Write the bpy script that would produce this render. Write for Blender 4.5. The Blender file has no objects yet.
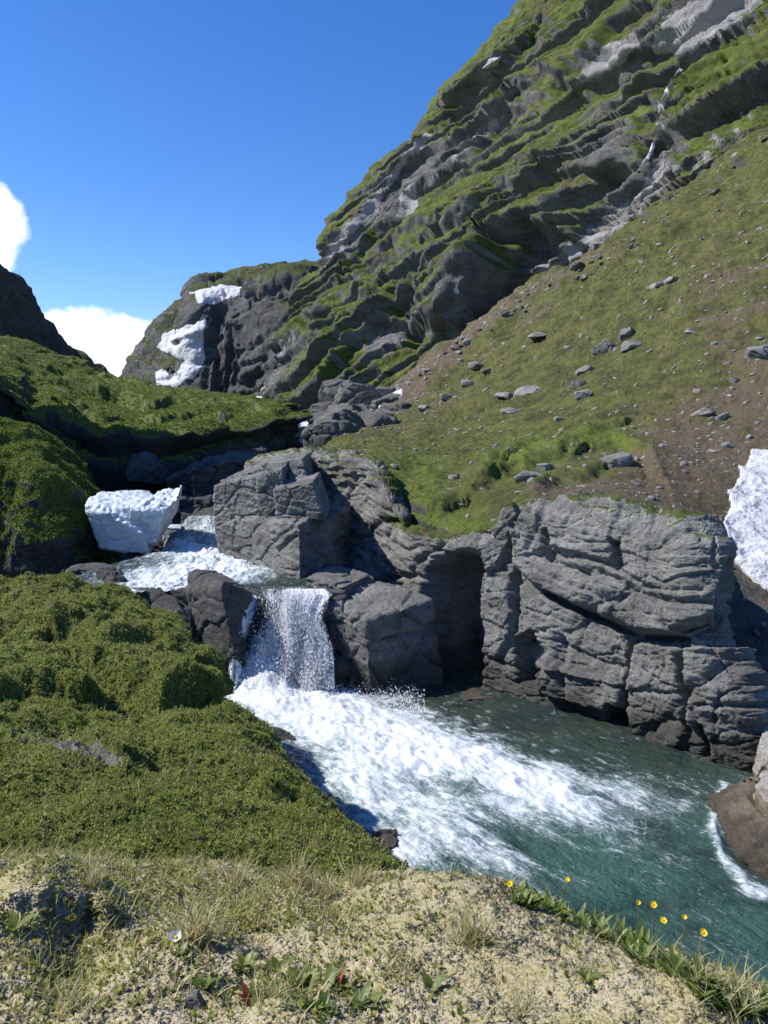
import bpy, math, random
import numpy as np
from mathutils import Vector
from mathutils.bvhtree import BVHTree
rng = np.random.default_rng(7); random.seed(7)
S = bpy.context.scene; C = S.collection
# ------------------------------------------------------------------ camera
F = 796.0; HZ = 430.0; EYE = 4.0
pitch = math.atan((512 - HZ) / F); cp, sp = math.cos(pitch), math.sin(pitch)
cam = bpy.data.objects.new('camera', bpy.data.cameras.new('camera')); C.objects.link(cam)
cam.location = (0, 0, EYE); cam.rotation_euler = (math.pi / 2 - pitch, 0, 0)
cam.data.sensor_fit = 'VERTICAL'; cam.data.sensor_height = 24; cam.data.lens = F / 1024 * 24
cam.data.clip_start = 0.05; cam.data.clip_end = 20000
S.camera = cam
def P(u, v, y):                       # a picture point at forward distance y, in metres
    a, b = (u - 384) / F, (512 - v) / F
    dy = cp + b * sp; dz = -sp + b * cp; k = y / dy
    return (a * k, y, EYE + dz * k)
def pix(p):
    x, y, z = p[..., 0], p[..., 1], p[..., 2] - EYE
    d = np.maximum(y * cp - z * sp, 1e-3); h = y * sp + z * cp
    return 384 + F * x / d, 512 - F * h / d
# ------------------------------------------------------------------ noise
_p = rng.permutation(256); PERM = np.concatenate([_p, _p, _p]).astype(np.int64)
GR = rng.normal(size=(256, 3)); GR /= np.linalg.norm(GR, axis=1)[:, None]
JT = rng.random((256, 3))
def _h(a, b, c): return PERM[PERM[PERM[a & 255] + (b & 255)] + (c & 255)]
def noise(p):
    i = np.floor(p).astype(np.int64); f = p - i; w = f * f * f * (f * (f * 6 - 15) + 10); r = 0
    for dx in (0, 1):
        for dy in (0, 1):
            for dz in (0, 1):
                g = GR[_h(i[..., 0] + dx, i[..., 1] + dy, i[..., 2] + dz)]
                d = (g * (f - np.array([dx, dy, dz]))).sum(-1)
                r = r + d * (w[..., 0] if dx else 1 - w[..., 0]) * (w[..., 1] if dy else 1 - w[..., 1]) * (w[..., 2] if dz else 1 - w[..., 2])
    return r * 1.6
def fbm(p, o=4, g=.5, l=2.03):
    a, r, t = 1., 0, 0
    for k in range(o): r = r + a * noise(p + 17.3 * k); t += a; a *= g; p = p * l
    return r / t
def ridged(p, o=4, g=.5):
    a, r, t = 1., 0, 0
    for k in range(o): r = r + a * (1 - 2 * np.abs(noise(p + 9.1 * k))); t += a; a *= g; p = p * 2.07
    return r / t
def worley(p):                        # F1, F2, cell id
    i = np.floor(p).astype(np.int64); f1 = np.full(p.shape[:-1], 9.); f2 = f1.copy(); cid = np.zeros(p.shape[:-1], np.int64)
    for dx in (-1, 0, 1):
        for dy in (-1, 0, 1):
            for dz in (-1, 0, 1):
                c = i + np.array([dx, dy, dz]); h = _h(c[..., 0], c[..., 1], c[..., 2])
                d = np.sqrt(((c + JT[h] - p) ** 2).sum(-1)); m = d < f1
                f2 = np.where(m, f1, np.minimum(f2, d)); cid = np.where(m, h, cid); f1 = np.where(m, d, f1)
    return f1, f2, cid
def sst(a, b, x): t = np.clip((x - a) / (b - a), 0, 1); return t * t * (3 - 2 * t)
def A3(*v): return np.array(v, float)
# ------------------------------------------------------------------ mesh helpers
def mesh_from(name, V, Fa, mat, attrs=None, smooth=True):
    V = np.asarray(V, np.float32).reshape(-1, 3); me = bpy.data.meshes.new(name)
    k = Fa.shape[1]; n = len(Fa)
    me.vertices.add(len(V)); me.vertices.foreach_set('co', V.ravel())
    me.loops.add(n * k); me.loops.foreach_set('vertex_index', Fa.astype(np.int32).ravel())
    me.polygons.add(n); me.polygons.foreach_set('loop_start', np.arange(0, n * k, k, dtype=np.int32))
    me.polygons.foreach_set('use_smooth', np.full(n, smooth))
    me.update(calc_edges=True)
    for an, av in (attrs or {}).items():
        av = np.asarray(av, np.float32)
        if av.ndim > 1 and av.shape[-1] == 3:
            a = me.attributes.new(an, 'FLOAT_VECTOR', 'POINT'); a.data.foreach_set('vector', av.ravel())
        else:
            a = me.attributes.new(an, 'FLOAT', 'POINT'); a.data.foreach_set('value', av.ravel())
    if mat: me.materials.append(mat)
    return me
def link(name, me, parent=None, loc=None):
    o = bpy.data.objects.new(name, me); C.objects.link(o)
    if loc is not None: o.location = loc
    if parent: o.parent = parent
    return o
def tag(o, label, cat, group=None):
    o['label'] = label; o['category'] = cat
    if group: o['group'] = group
    return o
def kind(o, k): o['kind'] = k; return o
def empty(name, loc, label, cat, group=None):
    o = bpy.data.objects.new(name, None); C.objects.link(o); o.location = loc; o.empty_display_size = .1
    return tag(o, label, cat, group)
def gridfaces(nv, nu):
    i = np.arange(nv * nu).reshape(nv, nu)
    return np.stack([i[:-1, :-1], i[:-1, 1:], i[1:, 1:], i[1:, :-1]], -1).reshape(-1, 4)
def grid_obj(name, G, mat, attrs=None, loc=None):
    if loc is not None: G = G - np.array(loc)
    return link(name, mesh_from(name, G, gridfaces(*G.shape[:2]), mat, attrs), loc=loc)
def refine(A, n):                     # monotone cubic along axis 0
    R = A.shape[0]; d = np.diff(A, axis=0); m = np.zeros_like(A)
    m[0], m[-1] = d[0], d[-1]
    if R > 2:
        a, b = d[:-1], d[1:]; m[1:-1] = np.where(a * b > 0, 2 * a * b / np.where(a + b == 0, 1, a + b), 0)
    t = np.linspace(0, R - 1, n); i = np.minimum(t.astype(int), R - 2); f = (t - i).reshape((-1,) + (1,) * (A.ndim - 1))
    return (2*f**3 - 3*f**2 + 1) * A[i] + (f**3 - 2*f**2 + f) * m[i] + (-2*f**3 + 3*f**2) * A[i+1] + (f**3 - f**2) * m[i+1]
def sheet(rows, nv, nu):
    A = np.array(rows, float); A = refine(A, nv); A = refine(A.transpose(1, 0, 2), nu).transpose(1, 0, 2)
    return A
def normals(G):
    n = np.cross(np.gradient(G, axis=1), np.gradient(G, axis=0)); return n / np.maximum(np.linalg.norm(n, axis=-1, keepdims=True), 1e-9)
def blur(A, k):
    for ax in (0, 1):
        for _ in range(k):
            B = A.copy(); sl = [slice(None)] * A.ndim
            a, b, c = sl[:], sl[:], sl[:]; a[ax] = slice(0, -2); b[ax] = slice(1, -1); c[ax] = slice(2, None)
            B[tuple(b)] = .25 * A[tuple(a)] + .5 * A[tuple(b)] + .25 * A[tuple(c)]; A = B
    return A
def seg(U, V, pts):                   # distance to a polyline and whether above it
    best = np.full(U.shape, 1e9); side = np.zeros(U.shape)
    for (x0, y0), (x1, y1) in zip(pts[:-1], pts[1:]):
        dx, dy = x1 - x0, y1 - y0; t = np.clip(((U - x0) * dx + (V - y0) * dy) / (dx*dx + dy*dy + 1e-9), 0, 1)
        rx, ry = U - x0 - t * dx, V - y0 - t * dy; d = np.hypot(rx, ry); m = d < best
        side = np.where(m, np.sign(dy * (U - x0) - dx * (V - y0)), side); best = np.where(m, d, best)
    return best, side
def ledge(U, V, pts, amp, wu, wd, dn=.7, sh=2):
    d, s = seg(U, V, pts); e = sst(-sh, sh, d * s)
    return amp * (e * np.exp(-d / wu) - (1 - e) * dn * np.exp(-d / wd))
def groove(U, V, pts, dep, w): d, _ = seg(U, V, pts); return -dep * np.exp(-(d / w) ** 2)
def inside(U, V, poly, soft):         # soft 0..1 polygon mask
    c = np.zeros(U.shape, bool); n = len(poly)
    for k in range(n):
        (x0, y0), (x1, y1) = poly[k], poly[(k + 1) % n]
        m = (y0 > V) != (y1 > V); xx = (x1 - x0) * (V - y0) / (y1 - y0 + 1e-9) + x0; c ^= m & (U < xx)
    d, _ = seg(U, V, list(poly) + [poly[0]]); return sst(-soft, soft, np.where(c, d, -d))
def spot(U, V, u, v, ru, rv, ang=0):
    a = math.radians(ang); x, y = U - u, V - v; p = x * math.cos(a) - y * math.sin(a); q = x * math.sin(a) + y * math.cos(a)
    return np.exp(-((p / ru) ** 2 + (q / rv) ** 2))
_cube = {}
def cube(n):
    if n in _cube: return _cube[n]
    V, Fc = [], []; r = np.linspace(0, n, n + 1)
    for ax in range(3):
        for s in (0, 1):
            a, b = np.meshgrid(r, r, indexing='ij'); g = np.zeros((n+1, n+1, 3)); g[..., ax] = s * n; g[..., (ax+1) % 3] = a; g[..., (ax+2) % 3] = b
            base = sum(len(v) for v in V); f = gridfaces(n + 1, n + 1) + base
            V.append(g.reshape(-1, 3)); Fc.append(f if s == 0 else f[:, ::-1])
    V = np.concatenate(V); Fc = np.concatenate(Fc)
    key = (V[:, 0] * (n+1) + V[:, 1]) * (n+1) + V[:, 2]; _, first, inv = np.unique(key, return_index=True, return_inverse=True)
    _cube[n] = (V[first] / n, inv[Fc]); return _cube[n]
def lap(V, Fa, it, k=.5):
    n = len(V); E = np.concatenate([Fa[:, [0, 1]], Fa[:, [1, 2]], Fa[:, [2, 3]], Fa[:, [3, 0]]])
    cnt = np.bincount(E[:, 0], minlength=n)[:, None]
    for _ in range(it):
        s = np.stack([np.bincount(E[:, 0], V[E[:, 1], c], n) for c in range(3)], 1); V = V * (1 - k) + k * s / cnt
    return V
def vnorm(V, Fa):
    fn = np.cross(V[Fa[:, 2]] - V[Fa[:, 0]], V[Fa[:, 3]] - V[Fa[:, 1]]); N = np.zeros_like(V)
    for c in range(4):
        for a in range(3): N[:, a] += np.bincount(Fa[:, c], fn[:, a], len(V))
    return N / np.maximum(np.linalg.norm(N, axis=1, keepdims=True), 1e-12)
def rockdisp(p, sc, strata=A3(.25, -.2, 1), amt=1.):
    q = p / sc; w = q + .16 * np.stack([fbm(q * .8 + k * 31, 3) for k in (1, 2, 3)], -1)
    f1, f2, cid = worley(w * A3(.75, .75, 1.1)); crack = sst(.0, .09, f2 - f1)
    step = JT[cid, 0] - .5
    s = (q * strata).sum(-1) * 3.2 + fbm(q * .7, 3) * 1.3; lay = np.abs((s % 1) - .5) * 2
    s2 = (q * strata).sum(-1) * 9 + fbm(q * 1.6, 3) * 1.6; lay2 = np.abs((s2 % 1) - .5) * 2
    g1, g2, gid = worley(q * A3(2.1, 2.1, 2.9) + .25 * fbm(q * 2, 2)[..., None]); st2 = JT[gid, 1] - .5; cr2 = sst(0, .07, g2 - g1)
    return amt * sc * (.17 * step - .12 * (1 - crack) + .055 * st2 - .035 * (1 - cr2) + .014 * sst(0, .16, lay) + .009 * sst(0, .3, lay2) + .06 * fbm(q * 1.7, 3) + .03 * ridged(q * 7, 3) + .02 * noise(q * 19) + .012 * noise(q * 37))
def strat(p, th, amp):
    s = (p[..., 2] + .14 * p[..., 0] - .1 * p[..., 1]) / th + .5 * fbm(p / (th * 5), 3); f = s % 1; m = sst(-.2, .3, noise(p / (th * 4) * A3(.5, .5, 1.6) + 20))
    return amp * m * (sst(0, .8, f) * (1 - sst(.88, 1, f)) - .5)
def block(corn, n, sc, rnd=3, amt=1., seed=0, cuts=0):
    """corn: 4 bottom then 4 top corners, anticlockwise from above"""
    T, Fa = cube(n); c = np.array(corn, float); x, y, z = T[:, :1], T[:, 1:2], T[:, 2:3]
    def q(a, b, d, e): return (1-x)*(1-y)*a + x*(1-y)*b + x*y*d + (1-x)*y*e
    V = (1 - z) * q(*c[:4]) + z * q(*c[4:]); ctr = c.mean(0)
    if np.linalg.det(np.array([c[1]-c[0], c[3]-c[0], c[4]-c[0]])) > 0: Fa = Fa[:, ::-1]
    r = np.random.default_rng(seed)
    for _ in range(cuts):
        d = r.normal(size=3); d /= np.linalg.norm(d); h = np.quantile((V - ctr) @ d, .90 + .07 * r.random()); V = V - d * np.maximum((V - ctr) @ d - h, 0)[:, None]
    V = lap(V, Fa, rnd); N = vnorm(V, Fa)
    if ((V - V.mean(0)) * N).sum() < 0: Fa = Fa[:, ::-1]; N = -N
    V = V + N * (rockdisp(V + seed * 3.7, sc, amt=amt) + rockdisp(V + seed, sc * .36, amt=.45 * amt) + strat(V, .3 * sc, .055 * sc * amt))[:, None]
    return V, Fa
def boulder_mesh(size, n=26, seed=0, cuts=9, rough=1., flat=.25):
    T, Fa = cube(n); r = np.random.default_rng(seed); V = T * 2 - 1; L = np.linalg.norm(V, axis=1, keepdims=True); V = V / L * (.45 + .55 * L / 1.35)
    for _ in range(cuts):
        d = r.normal(size=3); d /= np.linalg.norm(d); h = .5 + .3 * r.random(); V = V - d * (np.maximum(V @ d - h, 0) * .95)[:, None]
    V = V * np.array(size) * .62; V = lap(V, Fa, 1); N = vnorm(V, Fa)
    if (V * N).sum() < 0: Fa = Fa[:, ::-1]; N = -N
    V = V + N * rockdisp(V + seed * 2.3, max(size) * .45, amt=.65 * rough)[:, None]
    V[:, 2] -= V[:, 2].min() * (1 - flat) * 1.0
    return V, Fa
# ------------------------------------------------------------------ materials
class M:
    def __init__(s, name):
        s.m = bpy.data.materials.new(name); s.m.use_nodes = True; s.t = s.m.node_tree; s.t.nodes.clear()
        s.out = s.n('ShaderNodeOutputMaterial'); s.pos = s.n('ShaderNodeNewGeometry').outputs['Position']
    def n(s, t, **k):
        x = s.t.nodes.new(t)
        for a, b in k.items(): setattr(x, a, b)
        return x
    def put(s, sock, v):
        if isinstance(v, bpy.types.NodeSocket): s.t.links.new(v, sock)
        elif v is not None:
            if sock.type == 'RGBA' and not hasattr(v, '__len__'): v = (v, v, v, 1)
            elif sock.type == 'RGBA' and len(v) == 3: v = (*v, 1)
            sock.default_value = v
    def noise(s, sc, det=5, ro=.55, vec=None, dist=0.):
        x = s.n('ShaderNodeTexNoise'); s.put(x.inputs['Vector'], vec or s.pos); s.put(x.inputs['Scale'], sc)
        x.inputs['Detail'].default_value = det; x.inputs['Roughness'].default_value = ro; x.inputs['Distortion'].default_value = dist
        return x.outputs['Fac']
    def vor(s, sc, feat='F1', vec=None, out='Distance'):
        x = s.n('ShaderNodeTexVoronoi', feature=feat); s.put(x.inputs['Vector'], vec or s.pos); s.put(x.inputs['Scale'], sc); return x.outputs[out]
    def math(s, op, a, b=0., c=0.):
        x = s.n('ShaderNodeMath', operation=op)
        for i, v in enumerate((a, b, c)): s.put(x.inputs[i], v)
        return x.outputs[0]
    def rng(s, v, a, b, c=0., d=1.):
        x = s.n('ShaderNodeMapRange', interpolation_type='SMOOTHSTEP'); s.put(x.inputs[0], v)
        for i, w in enumerate((a, b, c, d)): s.put(x.inputs[i + 1], w)
        return x.outputs[0]
    def mix(s, f, a, b, mode='MIX'):
        x = s.n('ShaderNodeMix', data_type='RGBA', blend_type=mode); s.put(x.inputs[0], f); s.put(x.inputs[6], a); s.put(x.inputs[7], b); return x.outputs[2]
    def attr(s, name, vec=False): x = s.n('ShaderNodeAttribute', attribute_name=name); return x.outputs['Vector' if vec else 'Fac']
    def map(s, scale, rot=(0, 0, 0), vec=None):
        x = s.n('ShaderNodeMapping'); s.put(x.inputs['Vector'], vec or s.pos); x.inputs['Scale'].default_value = scale; x.inputs['Rotation'].default_value = rot; return x.outputs[0]
    def bump(s, h, st, dist, nrm=None):
        x = s.n('ShaderNodeBump'); s.put(x.inputs['Height'], h); x.inputs['Strength'].default_value = st; x.inputs['Distance'].default_value = dist
        if nrm: s.put(x.inputs['Normal'], nrm)
        return x.outputs[0]
    def bsdf(s, col, ro=.9, nrm=None, spec=.3, **k):
        x = s.n('ShaderNodeBsdfPrincipled'); s.put(x.inputs['Base Color'], col); s.put(x.inputs['Roughness'], ro); s.put(x.inputs['Specular IOR Level'], spec)
        if nrm: s.put(x.inputs['Normal'], nrm)
        for a, b in k.items(): s.put(x.inputs[a], b)
        return x.outputs[0]
    def mixs(s, f, a, b):
        x = s.n('ShaderNodeMixShader'); s.put(x.inputs[0], f); s.t.links.new(a, x.inputs[1]); s.t.links.new(b, x.inputs[2]); return x.outputs[0]
    def end(s, sh): s.t.links.new(sh, s.out.inputs['Surface']); return s.m
def rock_nodes(m, sc, dark, light, warm=(.16, .11, .07)):
    """grey layered rock; sc is the size in metres of its middle features"""
    k = 1 / sc
    c = m.mix(m.rng(m.noise(.55 * k, 6, .6), .3, .7), dark, light)
    st = m.noise(1.6 * k, 6, .65, m.map((.35, .35, 1.6), (.25, .25, 0)), .6)
    c = m.mix(m.rng(st, .35, .75, 0, .55), c, tuple(x * 1.5 for x in light))
    c = m.mix(m.rng(m.noise(9 * k, 5, .75), .48, .7, 0, .7), c, tuple(x * .4 for x in dark))
    c = m.mix(m.rng(m.noise(26 * k, 3, .7), .52, .68, 0, .45), c, tuple(x * 1.7 for x in light))
    c = m.mix(m.rng(m.noise(1.1 * k, 5, .7, m.map((1, 1, 1), (0, 1, 2))), .58, .78, 0, .6), c, warm)
    c = m.mix(m.rng(m.vor(6 * k), .06, .2, .35, 0), c, (.42, .42, .38))
    h = m.math('ADD', m.math('MULTIPLY', m.noise(3.2 * k, 9, .74, None, .3), 1.), m.math('MULTIPLY', st, .5))
    h = m.math('ADD', h, m.math('MULTIPLY', m.rng(m.vor(11 * k), .0, .45, 0, 1), .16)); h = m.math('ADD', h, m.math('MULTIPLY', m.noise(24 * k, 4, .75), .3))
    return c, m.bump(h, 1., .2 * sc)
def mat_rock(name, sc, dark=(.10, .102, .10), light=(.23, .232, .225), wet=None, **k):
    m = M(name); c, b = rock_nodes(m, sc, dark, light, **k)
    if wet is not None:                # wet dark stain up to a water level
        z = m.n('ShaderNodeSeparateXYZ'); m.put(z.inputs[0], m.pos)
        w = m.rng(m.math('ADD', z.outputs[2], m.math('MULTIPLY', m.noise(2.5), -.5)), wet - .25, wet + .05, 1, 0)
        c = m.mix(m.math('MULTIPLY', w, .7), c, (.035, .035, .028)); return m.end(m.bsdf(c, m.rng(w, 0, 1, .9, .3), b))
    return m.end(m.bsdf(c, .92, b))
def grass_nodes(m, k, a=(.045, .062, .014), b=(.105, .125, .028), dry=(.15, .125, .05)):
    c = m.mix(m.rng(m.noise(.6 * k, 6, .6), .3, .7), a, b)
    c = m.mix(m.rng(m.noise(2.3 * k, 5, .7), .5, .75, 0, .6), c, tuple(x * .45 for x in a))
    c = m.mix(m.rng(m.noise(1.1 * k, 5, .6, m.map((1, 1, 1), (1, 0, 2))), .52, .75, 0, .7), c, dry)
    h = m.math('ADD', m.noise(3 * k, 6, .7), m.math('MULTIPLY', m.noise(14 * k, 4, .7), .4))
    return c, m.bump(h, .9, .25 / k)
def mat_terrain(name, sc, gsc, dark=(.085, .087, .083), light=(.2, .2, .195), green=((.045, .062, .014), (.105, .125, .028)), pale=(.5, .47, .46), wet=None):
    """rock with vegetation by the mesh attribute veg, bleached rock by pale, brown gravel by dirt"""
    m = M(name); c, b = rock_nodes(m, sc, dark, light); g, gb = grass_nodes(m, 1 / gsc, *green)
    strk = m.noise(2.2 / sc, 5, .65, m.map((1, 1, .22)), .5)
    pl = m.rng(m.math('ADD', m.attr('pale'), m.math('MULTIPLY', m.math('SUBTRACT', strk, .5), 1.7)), .42, .62)
    c = m.mix(pl, c, m.mix(m.noise(4 / sc), tuple(x * .55 for x in pale), pale))
    g = m.mix(m.math('MULTIPLY', m.attr('moss'), m.rng(m.noise(4 / gsc, 5, .7), .35, .6)), g, (.12, .17, .016)); f = m.rng(m.math('ADD', m.attr('veg'), m.math('MULTIPLY', m.math('SUBTRACT', m.noise(3.1 / gsc, 6, .72), .5), 1.3)), .42, .58)
    d = m.rng(m.math('ADD', m.attr('dirt'), m.math('MULTIPLY', m.math('SUBTRACT', m.noise(1.7 / gsc, 6, .7), .5), 1.4)), .35, .7)
    e = m.mix(m.noise(5 / gsc, 5, .75), (.055, .042, .028), (.19, .14, .09)); e = m.mix(m.rng(m.vor(6 / gsc), .1, .3, .6, 0), e, (.24, .225, .2))
    g = m.mix(m.math('MULTIPLY', d, .9), g, e); g = m.mix(m.rng(m.noise(9 / gsc, 4, .75), .56, .7, 0, .55), g, tuple(x * .4 for x in green[0])); g = m.mix(m.rng(m.noise(7 / gsc, 5, .75, m.map((1, 1, 1), (2, 1, 0))), .56, .72, 0, .6), g, (.21, .18, .11))
    x = m.n('ShaderNodeMix', data_type='VECTOR'); m.put(x.inputs[0], f); m.put(x.inputs[4], b); m.put(x.inputs[5], gb)
    c = m.mix(f, c, g); ro = .92
    if wet is not None:
        z = m.n('ShaderNodeSeparateXYZ'); m.put(z.inputs[0], m.pos); w = m.rng(m.math('ADD', z.outputs[2], m.math('MULTIPLY', m.noise(2.2, 5, .65), -.9)), wet - .5, wet - .1, 1, 0)
        c = m.mix(m.math('MULTIPLY', w, .72), c, (.03, .03, .024)); ro = m.rng(w, 0, 1, .92, .3)
    return m.end(m.bsdf(c, ro, x.outputs[1], .25))
MT_MTN = mat_terrain('mountain_rock_and_grass', 2.2, 1.5, dark=(.06, .06, .056), light=(.19, .187, .178), green=((.055, .075, .014), (.13, .165, .032)), pale=(.5, .485, .48))
MT_FAR = mat_terrain('far_rock_and_grass', 4., 5., dark=(.055, .056, .053), light=(.14, .14, .135), green=((.045, .058, .018), (.10, .115, .035)))
MT_HILL = mat_terrain('hill_grass', 1.2, 1.6, dark=(.03, .03, .028), light=(.085, .083, .078), green=((.075, .10, .022), (.16, .195, .042)))  # rock tone held dark, painting extra shade into the gorge walls
MT_SLOPE = mat_terrain('slope_grass_and_scree', .5, .55, dark=(.035, .034, .031), light=(.11, .107, .10), green=((.048, .053, .016), (.125, .13, .036)))  # rock tone darkened, painting in shade for the recess beside the cliff
MT_CLIFF = mat_terrain('cliff_rock', .42, .35, dark=(.095, .092, .085), light=(.275, .27, .25), wet=.3)
MT_BANK = mat_terrain('bank_turf', .3, .14, dark=(.08, .075, .062), light=(.25, .235, .20), green=((.075, .092, .02), (.165, .20, .042)))
M_ROCK = mat_rock('grey_rock', .4, (.085, .083, .078), (.24, .236, .22), wet=.3)
M_ROCKU = mat_rock('grey_rock_dry', .4, (.085, .083, .078), (.24, .236, .22))
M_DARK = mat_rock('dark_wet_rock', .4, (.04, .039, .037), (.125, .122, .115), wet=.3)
M_GULLY = mat_rock('gully_rock', .6, (.055, .054, .05), (.17, .167, .155))
M_STONE = mat_rock('scree_stone', .25, (.12, .117, .11), (.29, .28, .26))
M_PALE = mat_rock('pale_boulder', .3, (.25, .235, .21), (.45, .42, .38))
M_BROWN = mat_rock('brown_wet_rock', .25, (.04, .031, .022), (.27, .215, .155), wet=.12)
def mat_snow():
    m = M('snow'); h = m.math('ADD', m.vor(1.6, 'SMOOTH_F1'), m.math('MULTIPLY', m.noise(8), .3))
    c = m.mix(m.rng(m.noise(3, 6, .7), .55, .8, 0, .35), (.50, .51, .53), (.30, .275, .24)); return m.end(m.bsdf(c, .8, m.bump(h, .9, .4), .2))
M_SNOW = mat_snow()
def mat_ice():
    m = M('old_ice'); h = m.math('ADD', m.noise(3, 6, .6), m.math('MULTIPLY', m.noise(14, 4, .6), .25))
    c = m.mix(m.rng(m.noise(2.2, 6, .65), .45, .75), (.50, .55, .60), (.30, .37, .45)); return m.end(m.bsdf(c, .45, m.bump(h, .6, .12), .4))
M_ICE = mat_ice()
def mat_leaf(name, cols, trans=.35, ro=.6, spec=.3):
    m = M(name); x = m.n('ShaderNodeValToRGB'); m.put(x.inputs[0], m.attr('rnd'))
    el = x.color_ramp.elements
    while len(el) < len(cols): el.new(.5)
    for i, c in enumerate(cols): el[i].position = i / max(1, len(cols) - 1); el[i].color = (*c, 1)
    t = m.n('ShaderNodeBsdfTranslucent'); m.put(t.inputs[0], m.mix(.35, x.outputs[0], tuple(min(1, c * 2.2) for c in cols[len(cols) // 2])))
    return m.end(m.mixs(trans, m.bsdf(x.outputs[0], ro, None, spec), t.outputs[0]))
M_LEAF = mat_leaf('heath_leaf', [(.08, .10, .022), (.17, .20, .04), (.25, .28, .06), (.31, .30, .10), (.25, .17, .10)])
M_BLADE = mat_leaf('grass_blade', [(.15, .19, .04), (.28, .29, .09), (.42, .37, .18), (.50, .44, .28)])
M_LICHEN_T = mat_leaf('lichen_tuft', [(.30, .28, .12), (.41, .36, .19), (.48, .43, .26), (.50, .45, .32), (.46, .38, .31)], .35, .95, .1)
M_GREEN = mat_leaf('green_leaf', [(.07, .11, .02), (.13, .18, .03), (.24, .26, .06)], .4, .45, .4)
M_RED = mat_leaf('red_leaf', [(.25, .03, .02), (.35, .08, .04)], .3)
M_STEM = mat_leaf('stem', [(.10, .12, .03), (.18, .12, .06)], .1)
M_YEL = mat_leaf('yellow_petal', [(.85, .55, .02), (.9, .65, .03)], .3)
M_WHITE = mat_leaf('white_petal', [(.75, .75, .66), (.85, .84, .76)], .35)
def mat_lichen():
    m = M('lichen_ground'); n1 = m.noise(3.5, 6, .65)
    c = m.mix(m.rng(n1, .35, .65), (.36, .30, .22), (.45, .40, .27)); c = m.mix(m.rng(m.noise(9, 5, .7), .5, .7, 0, .8), c, (.48, .41, .32))
    c = m.mix(m.rng(m.noise(60, 4, .7), .55, .75, 0, .6), c, (.2, .15, .1)); c = m.mix(m.rng(m.attr('veg'), .3, .7, 0, .8), c, (.17, .17, .055))
    h = m.math('ADD', m.vor(170, 'SMOOTH_F1'), m.noise(90, 5, .7)); return m.end(m.bsdf(c, .95, m.bump(h, .6, .005), .1))
M_LICHEN = mat_lichen()
def mat_water():
    m = M('river_water'); fl = m.attr('flow', True); foam = m.attr('foam'); deep = m.attr('deep')
    n1 = m.noise(1.7, 8, .7, m.map((.75, 1.4, 1), vec=fl), 1.4); n2 = m.noise(6.5, 5, .7, m.map((.4, 1.4, 1), vec=fl), 1.6)
    n3 = m.noise(19, 4, .75, m.map((.55, 1.3, 1), vec=fl), 1.4); nn = m.math('ADD', m.math('ADD', m.math('MULTIPLY', n1, .45), m.math('MULTIPLY', n2, .4)), m.math('MULTIPLY', n3, .27))
    f = m.rng(m.math('ADD', foam, m.math('MULTIPLY', m.math('SUBTRACT', nn, .56), 4.6)), .25, 1.05)
    wb = m.n('ShaderNodeVectorMath', operation='ADD'); m.put(wb.inputs[0], m.map((.6, 1.2, 1), vec=fl)); m.put(wb.inputs[1], m.math('MULTIPLY', m.noise(5, 4, .6, fl), .5))
    lace = m.math('MULTIPLY', m.rng(m.vor(6.5, 'DISTANCE_TO_EDGE', wb.outputs[0]), 0, .09, 1, 0), m.math('MULTIPLY', m.rng(foam, .12, .5), m.rng(n3, .45, .6)))
    f = m.math('MAXIMUM', f, m.math('MULTIPLY', lace, .75))
    fleck = m.math('MULTIPLY', m.rng(m.noise(15, 4, .68, m.map((.42, 1.5, 1), vec=fl), 2.2), .60, .67), m.rng(n1, .42, .62))
    f = m.math('MAXIMUM', f, m.math('MULTIPLY', fleck, m.attr('fleck')))
    c = m.mix(deep, (.032, .044, .029), (.046, .104, .086)); c = m.mix(m.rng(m.noise(.9, 5, .65, fl, .5), .4, .65, 0, .75), c, (.010, .026, .024))
    c = m.mix(m.rng(m.math('ADD', foam, m.math('MULTIPLY', m.math('SUBTRACT', n1, .5), .9)), .12, .9, 0, .85), c, (.26, .38, .385))
    b = m.bump(m.math('ADD', m.noise(5, 6, .62, m.map((.6, 1.5, 1), vec=fl), .8), m.math('MULTIPLY', m.noise(20, 4, .65, fl), .4)), .8, .16)
    w = m.bsdf(c, .05, b, .5, IOR=1.33)
    fb = m.bump(m.math('ADD', n2, m.noise(30, 4, .7)), .6, .05)
    s = m.bsdf(m.mix(m.noise(3, 5, .6), (.55, .61, .66), (.78, .80, .82)), .8, fb, .2)
    return m.end(m.mixs(f, w, s))
M_WATER = mat_water()
def mat_fall():
    m = M('falling_water'); fl = m.attr('flow', True); n1 = m.noise(4.5, 6, .65, m.map((1, .3, 1), vec=fl), .8); n2 = m.noise(20, 6, .78, m.map((1, .4, 1), vec=fl), 1.4)
    f = m.rng(m.math('ADD', m.attr('foam'), m.math('MULTIPLY', m.math('SUBTRACT', m.math('ADD', m.math('MULTIPLY', n1, .5), m.math('MULTIPLY', n2, .55)), .52), 3.4)), .25, .95)
    w = m.bsdf((.05, .06, .055), .05, m.bump(n1, .6, .1), .5, **{'Alpha': m.rng(m.attr('foam'), -.1, .35, 0, .4)}); s = m.bsdf((.9, .92, .94), .7, m.bump(n2, .9, .05), .2)
    return m.end(m.mixs(f, w, s))
M_FALL = mat_fall()
def plain(name, col, ro=.8): m = M(name); return m.end(m.bsdf(col, ro))

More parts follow.
